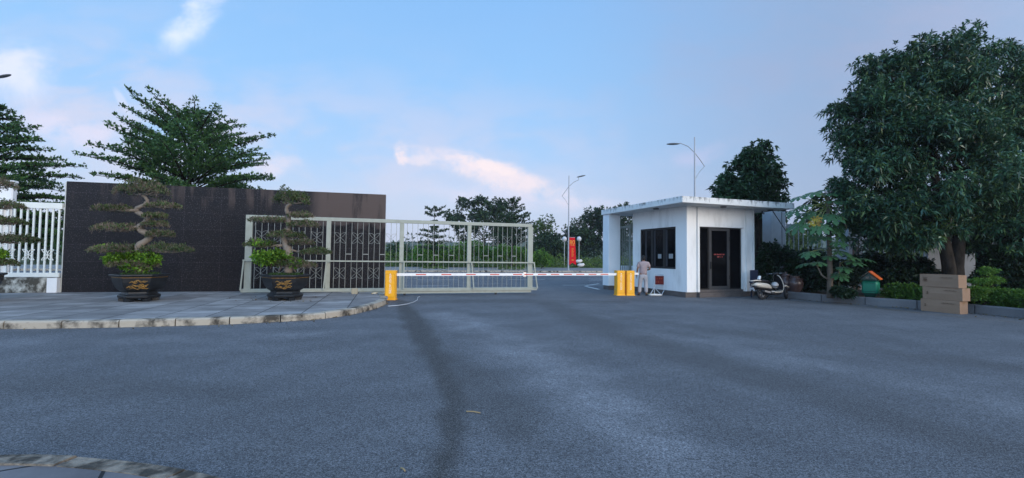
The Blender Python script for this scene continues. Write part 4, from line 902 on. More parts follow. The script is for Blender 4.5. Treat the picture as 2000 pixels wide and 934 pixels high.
# ------------------------------------------------------------------ planting bed
GD = 'dark shrubs of the planting bed'
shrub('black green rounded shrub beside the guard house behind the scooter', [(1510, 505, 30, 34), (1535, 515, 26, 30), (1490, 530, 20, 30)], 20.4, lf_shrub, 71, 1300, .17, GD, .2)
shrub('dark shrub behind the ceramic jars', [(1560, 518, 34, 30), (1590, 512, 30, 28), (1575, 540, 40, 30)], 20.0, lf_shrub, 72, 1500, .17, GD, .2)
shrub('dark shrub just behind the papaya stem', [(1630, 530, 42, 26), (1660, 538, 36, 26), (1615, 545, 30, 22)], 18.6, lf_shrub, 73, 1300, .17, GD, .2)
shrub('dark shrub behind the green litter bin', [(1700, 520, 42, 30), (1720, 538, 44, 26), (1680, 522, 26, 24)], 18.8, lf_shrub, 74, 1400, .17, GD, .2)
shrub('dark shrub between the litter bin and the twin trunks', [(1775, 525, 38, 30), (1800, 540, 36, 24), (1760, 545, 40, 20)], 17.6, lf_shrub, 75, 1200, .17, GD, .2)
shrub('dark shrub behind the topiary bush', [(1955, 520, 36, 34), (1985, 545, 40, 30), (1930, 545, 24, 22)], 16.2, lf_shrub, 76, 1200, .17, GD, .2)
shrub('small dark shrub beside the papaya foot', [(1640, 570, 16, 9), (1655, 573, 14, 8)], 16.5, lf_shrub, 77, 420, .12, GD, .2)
def hedge_at(label, pix, seed, hh, n, depth=.9):
    pts = []; rg = np.random.default_rng(seed)
    for i in range(len(pix) - 1):
        p, q = pix[i], pix[i + 1]
        for s in np.linspace(0, 1, 5): g = G(p[0] + (q[0] - p[0]) * s, p[1] + (q[1] - p[1]) * s); pts.append((g.x + .62, g.y + .38, .21 + hh * .42, .42, depth * .5, hh * .58))
    c = Vector(pts[0][:3]); c.z = .2; t = thing('hedge', label, 'hedge', c, 0, 'clipped hedges of the planting bed'); bl_ = [(p[0] - c.x, p[1] - c.y, p[2] - c.z, *p[3:]) for p in pts]
    b = MB(); rr = random.Random(seed)
    for q in bl_: limb(b, (q[0], q[1], 0), (q[0] + rr.uniform(-.1, .1), q[1], q[2]), .02, .01, rr, 5)
    b.build('stem', m_bark, t); P, O = blob_points(bl_, n, rg, .55); P[:, 2] = np.clip(P[:, 2], .03, hh + rg.normal(size=len(P)) * .03); Q, D = rosettes(P, O, 6, rg, .5, .8); m = len(Q)
    leaves('foliage', Q, D, .085 * rg.uniform(.6, 1.2, m), .045 * rg.uniform(.7, 1.2, m), lf_hedge, t, rg, .1)
hedge_at('low bright hedge between the litter bin and the cardboard boxes', [(1732, 599), (1760, 601), (1800, 604)], 81, .55, 1500)
hedge_at('low bright hedge running from the boxes to the picture edge', [(1875, 610), (1940, 616), (2040, 626)], 82, .54, 2600)
tb = shrub('light green cloud pruned topiary bush beside the cardboard boxes', [(1930, 530, 17, 8), (1944, 547, 13, 6), (1917, 550, 22, 7), (1910, 566, 25, 6.5), (1940, 569, 18, 6), (1903, 580, 22, 6)], 14.1, lf_topi, 83, 1000, .065, None, .2, 'topiary_bush', .5)
p = A(1950, 572, 14.2); b = MB(); b.ell((0, 0, .1), (.32, .26, .28), 12, 8); m_rock = mat('grey_rock', (.11, .105, .10), .9, .2, bump=.8, bscale=8)
o = b.build('rock', m_rock, None, True, loc=(p.x, 14.2, .2)); tag(o, 'grey rounded rock half hidden beside the topiary bush', 'rock')
# papaya
def palm_leaf(bm, c, d, size, rr):
    # deeply lobed hand-shaped leaf drooping from point c along d
    d = Vector(d).normalized(); side = d.cross(Vector((0, 0, 1))).normalized(); upn = side.cross(d)
    tilt = rr.uniform(-.5, .3)
    for i, a in enumerate((-150, -105, -68, -34, 0, 34, 68, 105, 150)):
        a = R(a + rr.uniform(-6, 6)); L = size * (1.0 - abs(a) / 6.5) * rr.uniform(.9, 1.1); ax = d * math.cos(a) + side * math.sin(a); sx = -d * math.sin(a) + side * math.cos(a)
        w = L * .125; z = lambda s: Vector((0, 0, -1)) * (L * .28 * s * s) + upn * 0
        P = lambda s, o: c + ax * (L * s) + sx * (w * o) + z(s)
        vs = [P(0, .25), P(.45, .75), P(.5, 1.9), P(.66, .8), P(.74, 1.6), P(1, 0), P(.74, -1.6), P(.66, -.8), P(.5, -1.9), P(.45, -.75), P(0, -.25)]
        bm.add(vs, [(0, 1, 9, 10), (1, 2, 3), (9, 7, 8), (1, 3, 7, 9), (3, 4, 5), (3, 5, 7), (7, 5, 6)])
lf_pap = mat('papaya_leaf', (.030, .085, .034), .5, .35, col2=(.05, .12, .04), scale=1.5); lf_papd = mat('papaya_yellow_leaf', (.34, .26, .03), .6, .2, col2=(.12, .05, .02), scale=2.2, var=1, lo=.42, hi=.55)
m_pst = mat('papaya_stem', (.17, .14, .11), .85, .15, col2=(.10, .085, .065), scale=8, stretch=(.3, .3, 3)); m_pet = mat('papaya_petiole', (.16, .20, .07), .6, .2)
pd = 17.0; po = Vector((A(1621, 575, pd).x, pd, .2)); pt = thing('papaya_tree', 'papaya tree with hand shaped leaves and yellowing ones beside the litter bin', 'tree', po)
def pz(px, py, dd=0.0): p = A(px, py, pd + dd); return Vector((p.x - po.x, dd, p.z - po.z))
b = MB(); b.tube([(0, 0, -.03), pz(1621, 530), pz(1620, 480), pz(1618, 430), pz(1617, 385)], [.11, .085, .075, .07, .05], 12)
b.tube([pz(1621, 548), pz(1605, 538), pz(1596, 520)], [.04, .03, .022], 8); b.tube([pz(1623, 550), pz(1638, 537), pz(1641, 512)], [.04, .03, .022], 8)
b.build('trunk', m_pst, pt, True)
rr = random.Random(44); lb = MB(); sb = MB(); yb = MB(); cen = pz(1617, 392)
spots = [(1560, 384), (1572, 400), (1556, 408), (1588, 376), (1600, 372), (1640, 372), (1655, 378), (1668, 384), (1680, 402), (1690, 420), (1576, 428), (1560, 438), (1596, 422), (1640, 420), (1660, 425), (1600, 440), (1630, 436), (1650, 410), (1630, 392), (1604, 390), (1586, 390), (1648, 388), (1608, 378), (1612, 414), (1626, 420), (1588, 412), (1672, 416), (1610, 400), (1592, 450), (1575, 416), (1666, 444), (1625, 378), (1634, 450)]
for i, (x, y) in enumerate(spots):
    dd = rr.uniform(-.9, .9) if abs(x - 1617) < 45 else rr.uniform(-.5, .5); e = pz(x, y, dd); q = pz(1617 + rr.uniform(-1, 1), 396 + rr.uniform(-6, 14)); mid = q.lerp(e, .5) + Vector((0, 0, .08))
    sb.tube([q, mid, e], [.018, .014, .01], 5); dr = (e - q).normalized(); dr = Vector((dr.x * .9, dr.y - .25, dr.z * .4 - .45)); palm_leaf(lb, e, dr, rr.uniform(.42, .58), rr)
for (x, y, q) in ((1592, 470, pz(1619, 470)), (1650, 462, pz(1619, 468)), (1582, 492, pz(1619, 490)), (1640, 490, pz(1620, 488)), (1660, 500, pz(1620, 498)), (1598, 512, pz(1598, 524)), (1570, 515, pz(1600, 520)), (1640, 535, pz(1640, 520)), (1668, 510, pz(1640, 515)), (1690, 505, pz(1640, 514)), (1620, 500, pz(1620, 505)), (1636, 472, pz(1620, 470)), (1648, 522, pz(1640, 514)), (1604, 485, pz(1620, 492)), (1612, 462, pz(1619, 466)), (1628, 480, pz(1619, 484))):
    e = pz(x, y, rr.uniform(-.7, .2)); sb.tube([q, q.lerp(e, .5) + Vector((0, 0, .06)), e], [.016, .012, .009], 5); dr = (e - q).normalized(); dr = Vector((dr.x * .9, dr.y - .3, dr.z * .4 - .35)); palm_leaf(lb, e, dr, rr.uniform(.34, .48), rr)
for (x, y) in ((1592, 428), (1648, 428)):
    e = pz(x, y, -.75); q = pz(1618, 412); sb.tube([q, q.lerp(e, .5) + Vector((0, 0, .1)), e], [.016, .012, .009], 5); palm_leaf(yb, e, Vector((.25 * (1 if x > 1617 else -1), -.2, -1)), .34, rr)
lb.build('foliage', lf_pap, pt); sb.build('petiole', m_pet, pt); yb.build('withered_leaf', lf_papd, pt)
o = pt.children[0]
# ceramic jars
m_jar = mat('brown_glaze', (.075, .045, .04), .25, .5, col2=(.045, .032, .032), scale=3, stretch=(1, 1, 3))
for px, py, s_, lab in ((1543.5, 571, .92, 'brown glazed jar with a lid nearer the scooter'), (1562, 572, 1.0, 'brown glazed jar without a lid further from the scooter')):
    g = G(px, py, .24); g.y += .32; t = thing('ceramic_jar', lab, 'jar', (g.x, g.y, .21), 0, 'ceramic jars on the planting bed'); b = MB()
    b.lathe([(.17 * s_, 0), (.20 * s_, .03), (.27 * s_, .16), (.315 * s_, .32), (.32 * s_, .42), (.28 * s_, .54), (.19 * s_, .61), (.17 * s_, .64), (.20 * s_, .665), (.20 * s_, .69), (.15 * s_, .69), (.14 * s_, .6)], 28); b.build('jar_body', m_jar, t, True)
    b = MB()
    for a in (0, 3.14): b.tube([(math.cos(a) * .27 * s_, 0, .52), (math.cos(a) * .36 * s_, 0, .57), (math.cos(a) * .26 * s_, 0, .60)], .025, 6)
    b.build('ear', m_jar, t)
    if s_ < 1: b = MB(); b.lathe([(.19, 0), (.2, .02), (.13, .07), (.04, .09), (.035, .12), (.05, .14), (.02, .16)], 20, (0, 0, .692)); b.build('lid', m_jar, t, True)
# blue chair beside the guard house
m_blue = mat('navy_plastic', (.012, .025, .06), .4, .4); g = G(1482, 578); g.y += 1.2
ct = thing('plastic_chair', 'navy plastic chair half hidden behind the guard house corner and scooter', 'chair', (A(1481, 500, 18.9).x, 18.9, .0), R(20))
MB().box((-.22, -.2, .42), (.22, .22, .45), bev=.01).build('seat', m_blue, ct); MB().box((-.22, .2, .47), (.22, .235, 1.12), bev=.015).build('backrest', m_blue, ct)
for x in (-.19, .19):
    for y in (-.17, .18): MB().bar((x, y, 0), (x, y, .419), .035).build('leg', m_blue, ct)
# green litter bin with a toy house roof
m_green = mat('green_plastic', (.012, .21, .125), .4, .4, col2=(.01, .15, .10), scale=3); m_dgreen = mat('dark_green_plastic', (.006, .05, .035), .4, .4)
m_orange = mat('orange_board', (.75, .15, .03), .6, .2); m_gable = mat('weathered_painted_board', (.22, .17, .13), .8, .2, col2=(.05, .09, .08), scale=14, var=1, lo=.4, hi=.55)
g = G(1704, 581, .22); bt = thing('litter_bin', 'green litter bin with a small orange roofed house on its lid', 'bin', (g.x + .02, g.y + .10, .23), R(-50))
b = MB(); b.lathe([(.20, .0), (.23, .05), (.25, .16)], 4, rot=R(45)); b.build('foot', m_dgreen, bt)
b = MB(); b.box((-.25, -.2, .14), (.25, .2, .60), bev=.07); b.build('bin_body', m_green, bt, bevel=.015)
b = MB(); b.box((-.19, -.206, .2), (.19, -.2005, .52)); b.build('panel', m_dgreen, bt)
MB().box((-.19, -.214, .215), (.19, -.2065, .505), bev=.002).build('front_plate', m_green, bt)
MB().box((-.27, -.22, .602), (.27, .22, .645), bev=.012).build('lid', m_dgreen, bt)
b = MB(); b.prism([(-.24, .65), (.24, .65), (.0, .90)], -.18, .18); hb = b.build('toy_house', m_gable, bt)
for s_ in (-1, 1):
    b = MB(); b.prism([(s_ * .31, .645), (s_ * .31, .675), (0, .955), (0, .915)], -.23, .23); b.build('roof_board', m_orange if s_ > 0 else m_gable, hb)
b = MB(); b.tube([(-.26, -.1, .42), (-.36, -.1, .42)], .012, 6); b.build('hook', m_sw, bt)
# cardboard boxes
def card(name, seed):
    m = mat(name, (.30, .195, .13), .85, .15, col2=(.25, .16, .105), scale=1.6, var=.7, detail=7, speck=((.2, .13, .08), 14, .62, .3)); return m
m_card = card('cardboard', 1); m_tape = mat('brown_tape', (.26, .155, .08), .35, .4); m_ink = mat('brown_ink', (.12, .07, .045), .8, .1)
c0 = G(1798.5, 606.5); c1 = G(1875, 614.2); ca = math.atan2(c1.y - c0.y, c1.x - c0.x); cl = (c1 - c0).length; c2 = G(1892, 613); cd = .36
labs = ('cardboard box at the bottom of the stack on the asphalt', 'slightly dented cardboard box in the middle of the stack', 'cardboard box on the top of the stack with a printed square mark')
for i in range(3):
    hb_ = .385; dx = (0, .06, -.01)[i]; t = thing('cardboard_box', labs[i], 'box', c0 + Vector((math.cos(ca), math.sin(ca), 0)) * dx + Vector((0, 0, i * (hb_ + .004))), ca + (0, R(1.2), R(-.8))[i], 'cardboard boxes stacked by the planting bed')
    b = MB(); n = 10; vs = []                                       # long faces bow slightly
    for k in range(n + 1):
        x = cl * (k / n); bow = math.sin(math.pi * k / n) * (.012, .03, .01)[i]
        vs += [(x, -bow * .3, 0.0), (x, -bow, hb_ * .5), (x, bow * .2, hb_), (x, cd, hb_ - .004), (x, cd, 0)]
    fs = [(k * 5 + j, (k + 1) * 5 + j, (k + 1) * 5 + (j + 1) % 5, k * 5 + (j + 1) % 5) for k in range(n) for j in range(5)] + [(0, 1, 2, 3, 4), tuple(n * 5 + j for j in (4, 3, 2, 1, 0))]
    b.add(vs, fs); b.build('carton', m_card, t)
    MB().box((.03, cd * .5 - .03, hb_ + .0005), (cl - .03, cd * .5 + .03, hb_ + .002)).build('tape', m_tape, t)
    MB().box((cl + .0008, cd * .5 - .03, hb_ - .1), (cl + .002, cd * .5 + .03, hb_ - .002)).build('tape', m_tape, t)
    b = MB(); b.box((cl * .55, -.034, hb_ * .73), (cl * .88, -.030, hb_ * .745)); 
    for k in range(7): b.box((cl * (.57 + .045 * k), -.034, hb_ * .76), (cl * (.595 + .045 * k), -.030, hb_ * (.775 + .02 * (k % 2))))
    x0, z0, w_, h_ = cl * .1, hb_ * .42, .13, .11
    if i == 2:
        for (p_, q_) in (((x0, z0), (x0 + w_, z0 + .012)), ((x0, z0 + h_), (x0 + w_, z0 + h_ + .012)), ((x0 + .02, z0 + .03), (x0 + .05, z0 + .085)), ((x0 + .07, z0 + .03), (x0 + .085, z0 + .085)), ((x0 + .1, z0 + .03), (x0 + .115, z0 + .085))): b.box((p_[0], -.034, p_[1]), (q_[0], -.030, q_[1]))
    else: b.box((x0 + .02, -.034, z0), (x0 + .06, -.030, z0 + .02)); b.box((x0 + .03, -.034, z0 + .03), (x0 + .05, -.030, z0 + .08))
    b.build('print', m_ink, t)
# ------------------------------------------------------------------ bonsai in glazed bowls
m_pot = mat('black_glaze', (.008, .009, .011), .36, .3, col2=(.018, .020, .022), scale=5, var=.8); m_goldp = mat('worn_gilding', (.40, .22, .05), .5, .4, col2=(.12, .07, .025), scale=25, var=1, metal=.3)
m_bonsai = mat('grey_bonsai_bark', (.23, .195, .16), .9, .15, col2=(.10, .08, .065), scale=9, stretch=(1, 1, .5), bump=.8, bscale=20)
m_soil2 = mat('pot_soil', (.03, .025, .018), .95, .1); lf_moss = leafmat('pot_grass', [(.03, .06, .015), (.05, .10, .02)], .6, .2, .2)
def bonsai(label, px0, py0, s, dep, trunk, pads, lush, seed, face, roots=(), grp='bonsai in black bowls'):
    p0 = A(px0, py0, dep); az = math.atan2(p0.x, dep); t = thing('potted_bonsai', label, 'bonsai', (p0.x, dep, .15), 0, grp); rg = np.random.default_rng(seed); rr = random.Random(seed)
    sh = .88
    def P(px, py, d=0.0): return Vector(((px - px0) * s * sh + d * math.tan(az) * 1.0, d, (py0 - py) * s))
    # bowl: six-sided, on a moulded foot with bracket feet
    pot = MB(); prof = [(.40, .075), (.47, .10), (.475, .165), (.43, .19), (.395, .21), (.40, .245), (.385, .265), (.475, .33), (.545, .43), (.59, .55), (.605, .66), (.605, .70), (.665, .715), (.675, .755), (.655, .775), (.57, .775), (.55, .70)]
    prof = [(r_ * 1.07, z_) for r_, z_ in prof]; pot.lathe(prof, 6, rot=face); po_ = pot.build('bowl', m_pot, t, bevel=.012)
    f = MB()
    for k in range(6): a = face + R(60) * k; M = Matrix.Rotation(a, 4, 'Z'); f.prism([(.30, 0), (.46, 0), (.47, .08), (.30, .08)], -.09, .09, M)
    f.build('foot', m_pot, po_)
    gd = MB(); M = Matrix.Rotation(face - R(90) + R(30) * 0, 4, 'Z'); fr_ = face + R(-150)
    M = Matrix.Rotation(face + R(30) * (-3), 4, 'Z')
    # gilt scrollwork on the face that looks at the camera
    best = min((face + R(60) * k + R(30) for k in range(6)), key=lambda a: -(math.cos(a) * math.sin(-az) * 1.0 + math.sin(a) * -math.cos(az)))
    nx, ny = math.cos(best), math.sin(best); tx, ty = -ny, nx
    def onface(u, z): r = float(np.interp(z, [.265, .33, .43, .55, .66], [.385, .475, .545, .59, .605])) * .866 * 1.07 + .004; return (nx * r + tx * u, ny * r + ty * u, z)
    for k in range(20):
        u0 = rr.uniform(-.26, .14); z0 = rr.uniform(.37, .60); pts = [onface(u0 + .035 * i + .012 * math.sin(i * 2 + k), z0 + .022 * math.sin(i * 1.3 + k * 1.7)) for i in range(5)]; gd.tube(pts, [.004, .013, .016, .010, .003], 5)
    gd.tube([onface(-.22 + .044 * i, .40 + .05 * math.sin(i * .9)) for i in range(11)], .012, 5); gd.build('relief', m_goldp, po_)
    rb = MB(); rb.lathe([(.645, .672), (.653, .68), (.645, .694)], 6, rot=face); rb.build('gilt_band', m_goldp, po_)
    so = MB(); so.lathe([(.545, .70), (.54, .725), (.3, .745), (.02, .75)], 6, rot=face); so.build('soil', m_soil2, t)
    n = 420; a = rg.random(n) * 6.28; r_ = .48 * np.sqrt(rg.random(n)); C = np.stack([r_ * np.cos(a), r_ * np.sin(a), np.full(n, .74)], 1); leaves('moss', C, np.stack([rg.normal(size=n) * .5, rg.normal(size=n) * .5, np.ones(n)], 1), .12 * rg.uniform(.4, 1.1, n), .02, lf_moss, t, rg, .0)
    # trunk: thick, gnarled, swinging from side to side
    tb = MB(); tp = [P(*q[:2], rr.uniform(-.05, .05)) for q in trunk]; tp = [p + Vector((.09 * (1 if i % 2 else -1) * (0 < i < len(tp) - 1), 0, 0)) for i, p in enumerate(tp)]; pts = catm3(tp, 4); rad = np.interp(np.linspace(0, 1, len(pts)), np.linspace(0, 1, len(trunk)), [q[2] * s * .85 for q in trunk]); rad = [r * (1 + .12 * math.sin(i * 2.3)) for i, r in enumerate(rad)]
    tb.tube(pts, rad, 10)
    for (xa, ya, xb, yb) in roots: tb.tube([P(xa, ya), P((xa + xb) / 2, (ya + yb) / 2 - 2), P(xb, yb)], [.05, .035, .02], 7)
    for (x, y, rx, ry, jx, jy, kind) in pads:
        c = P(x, y); j = P(jx, jy); m_ = j.lerp(c, .5) + Vector((0, rr.uniform(-.1, .1), -.04)); tb.tube([j, m_, c - Vector((0, 0, ry * s * .5))], [.045, .035, .02], 7)
        for k in range(7): e = c + Vector((rr.uniform(-.8, .8) * rx * s * sh, rr.uniform(-.5, .5) * rx * s * .6, -ry * s * .55 + rr.uniform(0, .03))); tb.tube([c - Vector((0, 0, ry * s * .55)), c.lerp(e, .5) - Vector((0, 0, ry * s * .5)), e], [.022, .016, .008], 5)
    tb.build('trunk', m_bonsai, t, True)
    for (x, y, rx, ry, jx, jy, kind) in pads:
        c = P(x, y); Rx, Ry, Rz = rx * s * sh * 1.08, max(.24, rx * s * .62), ry * s * (1.75 if y == min(p_[1] for p_ in pads) else 1.2); n = int(340 * Rx * Ry * 3.4 * (1.5 if y == min(p_[1] for p_ in pads) else 1)) + 200
        a = rg.random(n) * 6.28; q = np.sqrt(rg.random(n)); lx = Rx * q * np.cos(a); ly = Ry * q * np.sin(a); dome = np.sqrt(np.clip(1 - q ** 2, 0, 1)); z = Rz * (-.5 + 1.35 * dome * (.35 + .65 * rg.random(n)) ) * (1 + .5 * np.sin(lx * 9 + x) * np.cos(ly * 8)) + rg.normal(size=n) * .02; C = np.stack([lx + c.x, ly + c.y, z + c.z], 1)
        O = np.stack([lx / Rx * .5, ly / Ry * .5, np.full(n, .7)], 1); dryf = {0: .45, 1: .25, 2: .65}[kind]
        sel = rg.random(n) < dryf
        Q, D = rosettes(C[~sel], O[~sel], 5, rg, .5, .7); m = len(Q); leaves('foliage_pad', Q, D, .062 * rg.uniform(.6, 1.2, m), .034 * rg.uniform(.7, 1.2, m), lf_pad, t, rg, .05)
        Q, D = rosettes(C[sel] - [0, 0, .03], O[sel], 5, rg, .7, .65); m = len(Q); leaves('dry_twigs', Q, D, .11 * rg.uniform(.5, 1.2, m), .011, lf_dry, t, rg, .0, fold=0)
    for (x, y, rx, ry, n) in lush:
        c = P(x, y, -.1); C, O = blob_points([(c.x, c.y, c.z, rx * s * sh, rx * s * .7, ry * s)], n, rg, .2); Q, D = rosettes(C, O, 6, rg, .5, .8); m = len(Q); leaves('lush_shoots', Q, D, .10 * rg.uniform(.6, 1.2, m), .052 * rg.uniform(.7, 1.2, m), lf_lime if n > 0 else lf_pad, t, rg, .1)
    return t
def catm3(P, n):
    out = []
    for i in range(len(P) - 1):
        a, b_, c, d = P[max(i - 1, 0)], P[i], P[i + 1], P[min(i + 2, len(P) - 1)]
        for j in range(n): t = j / n; out.append(.5 * ((2 * b_) + (c - a) * t + (2 * a - 5 * b_ + 4 * c - d) * t * t + (3 * b_ - a - 3 * c + d) * t ** 3))
    out.append(P[-1]); return out
d1 = G(272, 587, .15).y
bonsai('tall gnarled bonsai in a black bowl standing alone before the dark granite', 272, 587, d1 / F, d1,
    [(268, 534, 9), (272, 505, 8), (271, 484, 8), (284, 462, 7), (270, 447, 6), (277, 428, 6), (262, 411, 5), (274, 396, 4), (270, 380, 3)],
    [(268, 371, 54, 13, 270, 384, 0), (206, 409, 40, 6, 262, 411, 0), (316, 402, 34, 5, 274, 396, 0), (218, 447, 50, 8, 272, 442, 2), (300, 438, 26, 6, 276, 430, 0), (312, 457, 28, 7, 282, 460, 0), (225, 488, 58, 8, 270, 492, 0), (330, 486, 50, 10, 274, 486, 1), (300, 422, 24, 4, 276, 425, 1), (255, 516, 48, 7, 268, 514, 2)],
    [(220, 508, 26, 11, 170), (250, 500, 16, 10, 70), (285, 506, 26, 13, 150), (262, 522, 34, 9, 70), (184, 487, 15, 4, 50)], 91, R(31), [(268, 512, 250, 530), (272, 512, 292, 530)])
d2 = G(557, 585, .15).y
bonsai('gnarled bonsai in a black bowl standing in front of the sliding gate', 557, 585, d2 / F, d2,
    [(562, 533, 9), (556, 508, 8), (566, 489, 9), (548, 478, 8), (556, 462, 7), (552, 448, 6), (566, 438, 6), (552, 424, 5), (560, 408, 4), (561, 398, 3)],
    [(563, 388, 38, 13, 561, 402, 1), (515, 431, 40, 5, 552, 424, 2), (585, 421, 26, 5, 560, 416, 2), (592, 439, 32, 6, 566, 436, 0), (555, 460, 38, 8, 554, 452, 1), (590, 474, 26, 5, 558, 466, 2), (500, 478, 34, 8, 548, 480, 1), (622, 492, 32, 6, 580, 492, 1), (565, 515, 40, 8, 560, 512, 1), (600, 518, 22, 5, 566, 512, 2)],
    [(516, 505, 34, 13, 330), (545, 500, 24, 11, 130), (500, 478, 22, 5, 60), (575, 516, 22, 7, 40)], 92, R(20), [(556, 490, 582, 492), (582, 492, 598, 496), (556, 512, 540, 532), (560, 512, 578, 531)])
d3 = 12.6
bonsai('bonsai at the picture edge, only its outer foliage pads in view', -62, 597, d3 / F, d3,
    [(-64, 540, 9), (-58, 500, 8), (-70, 470, 7), (-55, 440, 6), (-66, 410, 5), (-60, 385, 4), (-62, 365, 3)],
    [(-45, 365, 58, 12, -62, 378, 2), (0, 410, 44, 8, -64, 410, 0), (8, 441, 42, 7, -58, 440, 1), (30, 476, 50, 9, -66, 470, 1), (-2, 522, 38, 6, -60, 510, 1), (-110, 450, 50, 8, -60, 440, 1)],
    [(-10, 505, 22, 10, 160), (-70, 515, 40, 12, 150)], 93, R(30) - R(30), [])
# ------------------------------------------------------------------ person
m_skin = mat('skin', (.20, .105, .07), .55, .35); m_hair = mat('black_hair', (.008, .007, .007), .5, .3, bump=.5, bscale=60)
m_shirt = mat('mauve_shirt', (.34, .27, .27), .85, .1, col2=(.27, .21, .215), scale=7, var=.8, bump=.4, bscale=9); m_trous = mat('grey_trousers', (.36, .35, .36), .85, .1, col2=(.26, .255, .27), scale=7, var=.8, bump=.4, bscale=8, stretch=(1, 1, .5)); m_sole = mat('dark_sandal', (.02, .018, .018), .6, .3)
def skin_mesh(name, nodes, edges, root, m, parent, sub=2):
    names = list(nodes); me = bpy.data.meshes.new(name); me.from_pydata([nodes[k][0] for k in names], [(names.index(a), names.index(c)) for a, c in edges], []); me.update()
    o = bpy.data.objects.new(name, me); COL.objects.link(o); md = o.modifiers.new('s', 'SKIN'); md.use_smooth_shade = True
    for i, k in enumerate(names):
        r = nodes[k][1]; r = (r, r) if not isinstance(r, tuple) else r; me.skin_vertices[0].data[i].radius = r; me.skin_vertices[0].data[i].use_root = (k == root)
    sb_ = o.modifiers.new('u', 'SUBSURF'); sb_.levels = sub; sb_.render_levels = sub
    dg = bpy.context.evaluated_depsgraph_get(); dg.update(); m2 = bpy.data.meshes.new_from_object(o.evaluated_get(dg)); COL.objects.unlink(o); bpy.data.objects.remove(o)
    m2.polygons.foreach_set('use_smooth', [True] * len(m2.polygons)); m2.materials.clear(); return link(name, m2, m, parent)
def person():
    g = G(1257.5, 577.5); t = thing('person', 'man in mauve shirt and pale trousers standing with his back turned at the window', 'person', (g.x, g.y + .1, 0), R(-8))
    nd = {'pelvis': ((0, 0, .90), (.145, .10)), 'waist': ((0, .01, 1.04), (.14, .095)), 'chest': ((.01, .0, 1.22), (.165, .105)), 'sh': ((.01, -.01, 1.35), (.11, .075)), 'neck': ((.01, .005, 1.42), .05), 'headb': ((.012, .025, 1.49), (.062, .075)), 'head': ((.012, .03, 1.565), (.072, .088)), 'crown': ((.012, .03, 1.63), (.05, .06)),
        'lsh': ((-.165, -.01, 1.34), .058), 'lel': ((-.235, -.03, 1.09), .042), 'lwr': ((-.255, .03, .87), .029), 'lpalm': ((-.258, .045, .80), (.022, .036)),
        'rsh': ((.185, -.01, 1.34), .058), 'rel': ((.265, -.05, 1.10), .042), 'rwr': ((.20, .17, 1.06), .029), 'rpalm': ((.175, .25, 1.06), (.036, .022)),
        'lhip': ((-.09, 0, .84), .085), 'lkn': ((-.13, .02, .47), .058), 'lan': ((-.155, -.03, .09), .038), 'ltoe': ((-.20, .12, .035), (.045, .03)),
        'rhip': ((.09, 0, .84), .085), 'rkn': ((.11, .02, .47), .058), 'ran': ((.12, -.02, .09), .038), 'rtoe': ((.15, .14, .035), (.045, .03))}
    ed = [('pelvis', 'waist'), ('waist', 'chest'), ('chest', 'sh'), ('sh', 'neck'), ('neck', 'headb'), ('headb', 'head'), ('head', 'crown'), ('sh', 'lsh'), ('lsh', 'lel'), ('lel', 'lwr'), ('lwr', 'lpalm'), ('sh', 'rsh'), ('rsh', 'rel'), ('rel', 'rwr'), ('rwr', 'rpalm'), ('pelvis', 'lhip'), ('lhip', 'lkn'), ('lkn', 'lan'), ('lan', 'ltoe'), ('pelvis', 'rhip'), ('rhip', 'rkn'), ('rkn', 'ran'), ('ran', 'rtoe')]
    for i, (dy, L) in enumerate(((-.028, .065), (-.01, .08), (.009, .075), (.027, .06))):
        nd[f'lf{i}a'] = ((-.26, .046 + dy, .765), .0095); nd[f'lf{i}b'] = ((-.258, .05 + dy, .765 - L * .55), .009); nd[f'lf{i}c'] = ((-.248, .058 + dy, .765 - L), .007); ed += [('lpalm', f'lf{i}a'), (f'lf{i}a', f'lf{i}b'), (f'lf{i}b', f'lf{i}c')]
        nd[f'rf{i}a'] = ((.172, .285, 1.06 - dy), .0095); nd[f'rf{i}b'] = ((.168, .285 + L * .55, 1.055 - dy), .009); nd[f'rf{i}c'] = ((.158, .285 + L, 1.045 - dy), .007); ed += [('rpalm', f'rf{i}a'), (f'rf{i}a', f'rf{i}b'), (f'rf{i}b', f'rf{i}c')]
    nd['lt'] = ((-.245, .085, .79), .011); nd['lt2'] = ((-.235, .105, .76), .008); ed += [('lpalm', 'lt'), ('lt', 'lt2')]
    nd['rt'] = ((.17, .25, 1.10), .011); nd['rt2'] = ((.16, .285, 1.115), .008); ed += [('rpalm', 'rt'), ('rt', 'rt2')]
    nd['nose'] = ((.012, .115, 1.535), .012); ed.append(('headb', 'nose'))
    for s_, k in ((-1, 'le'), (1, 're')): nd[k] = ((.012 + s_ * .08, .02, 1.54), (.012, .022)); ed.append(('head', k))
    body = skin_mesh('body', nd, ed, 'pelvis', m_skin, t)
    sh = {'hem': ((0, 0, .84), (.178, .128)), 'w': ((0, .005, 1.0), (.165, .118)), 'c': ((.01, -.005, 1.22), (.188, .128)), 's': ((.01, -.012, 1.355), (.125, .088)), 'col': ((.01, .0, 1.425), .062), 'l1': ((-.17, -.012, 1.345), .078), 'l2': ((-.225, -.028, 1.16), .076), 'r1': ((.19, -.012, 1.345), .078), 'r2': ((.25, -.038, 1.17), .076)}
    skin_mesh('shirt', sh, [('hem', 'w'), ('w', 'c'), ('c', 's'), ('s', 'col'), ('s', 'l1'), ('l1', 'l2'), ('s', 'r1'), ('r1', 'r2')], 'hem', m_shirt, t)
    tr = {'p': ((0, 0, .92), (.158, .112)), 'q': ((0, 0, .84), (.15, .115)), 'lh': ((-.092, 0, .76), .108), 'lk': ((-.132, .02, .47), .086), 'la': ((-.155, -.025, .10), .078), 'rh': ((.092, 0, .76), .108), 'rk': ((.112, .02, .47), .086), 'ra': ((.122, -.018, .10), .078)}
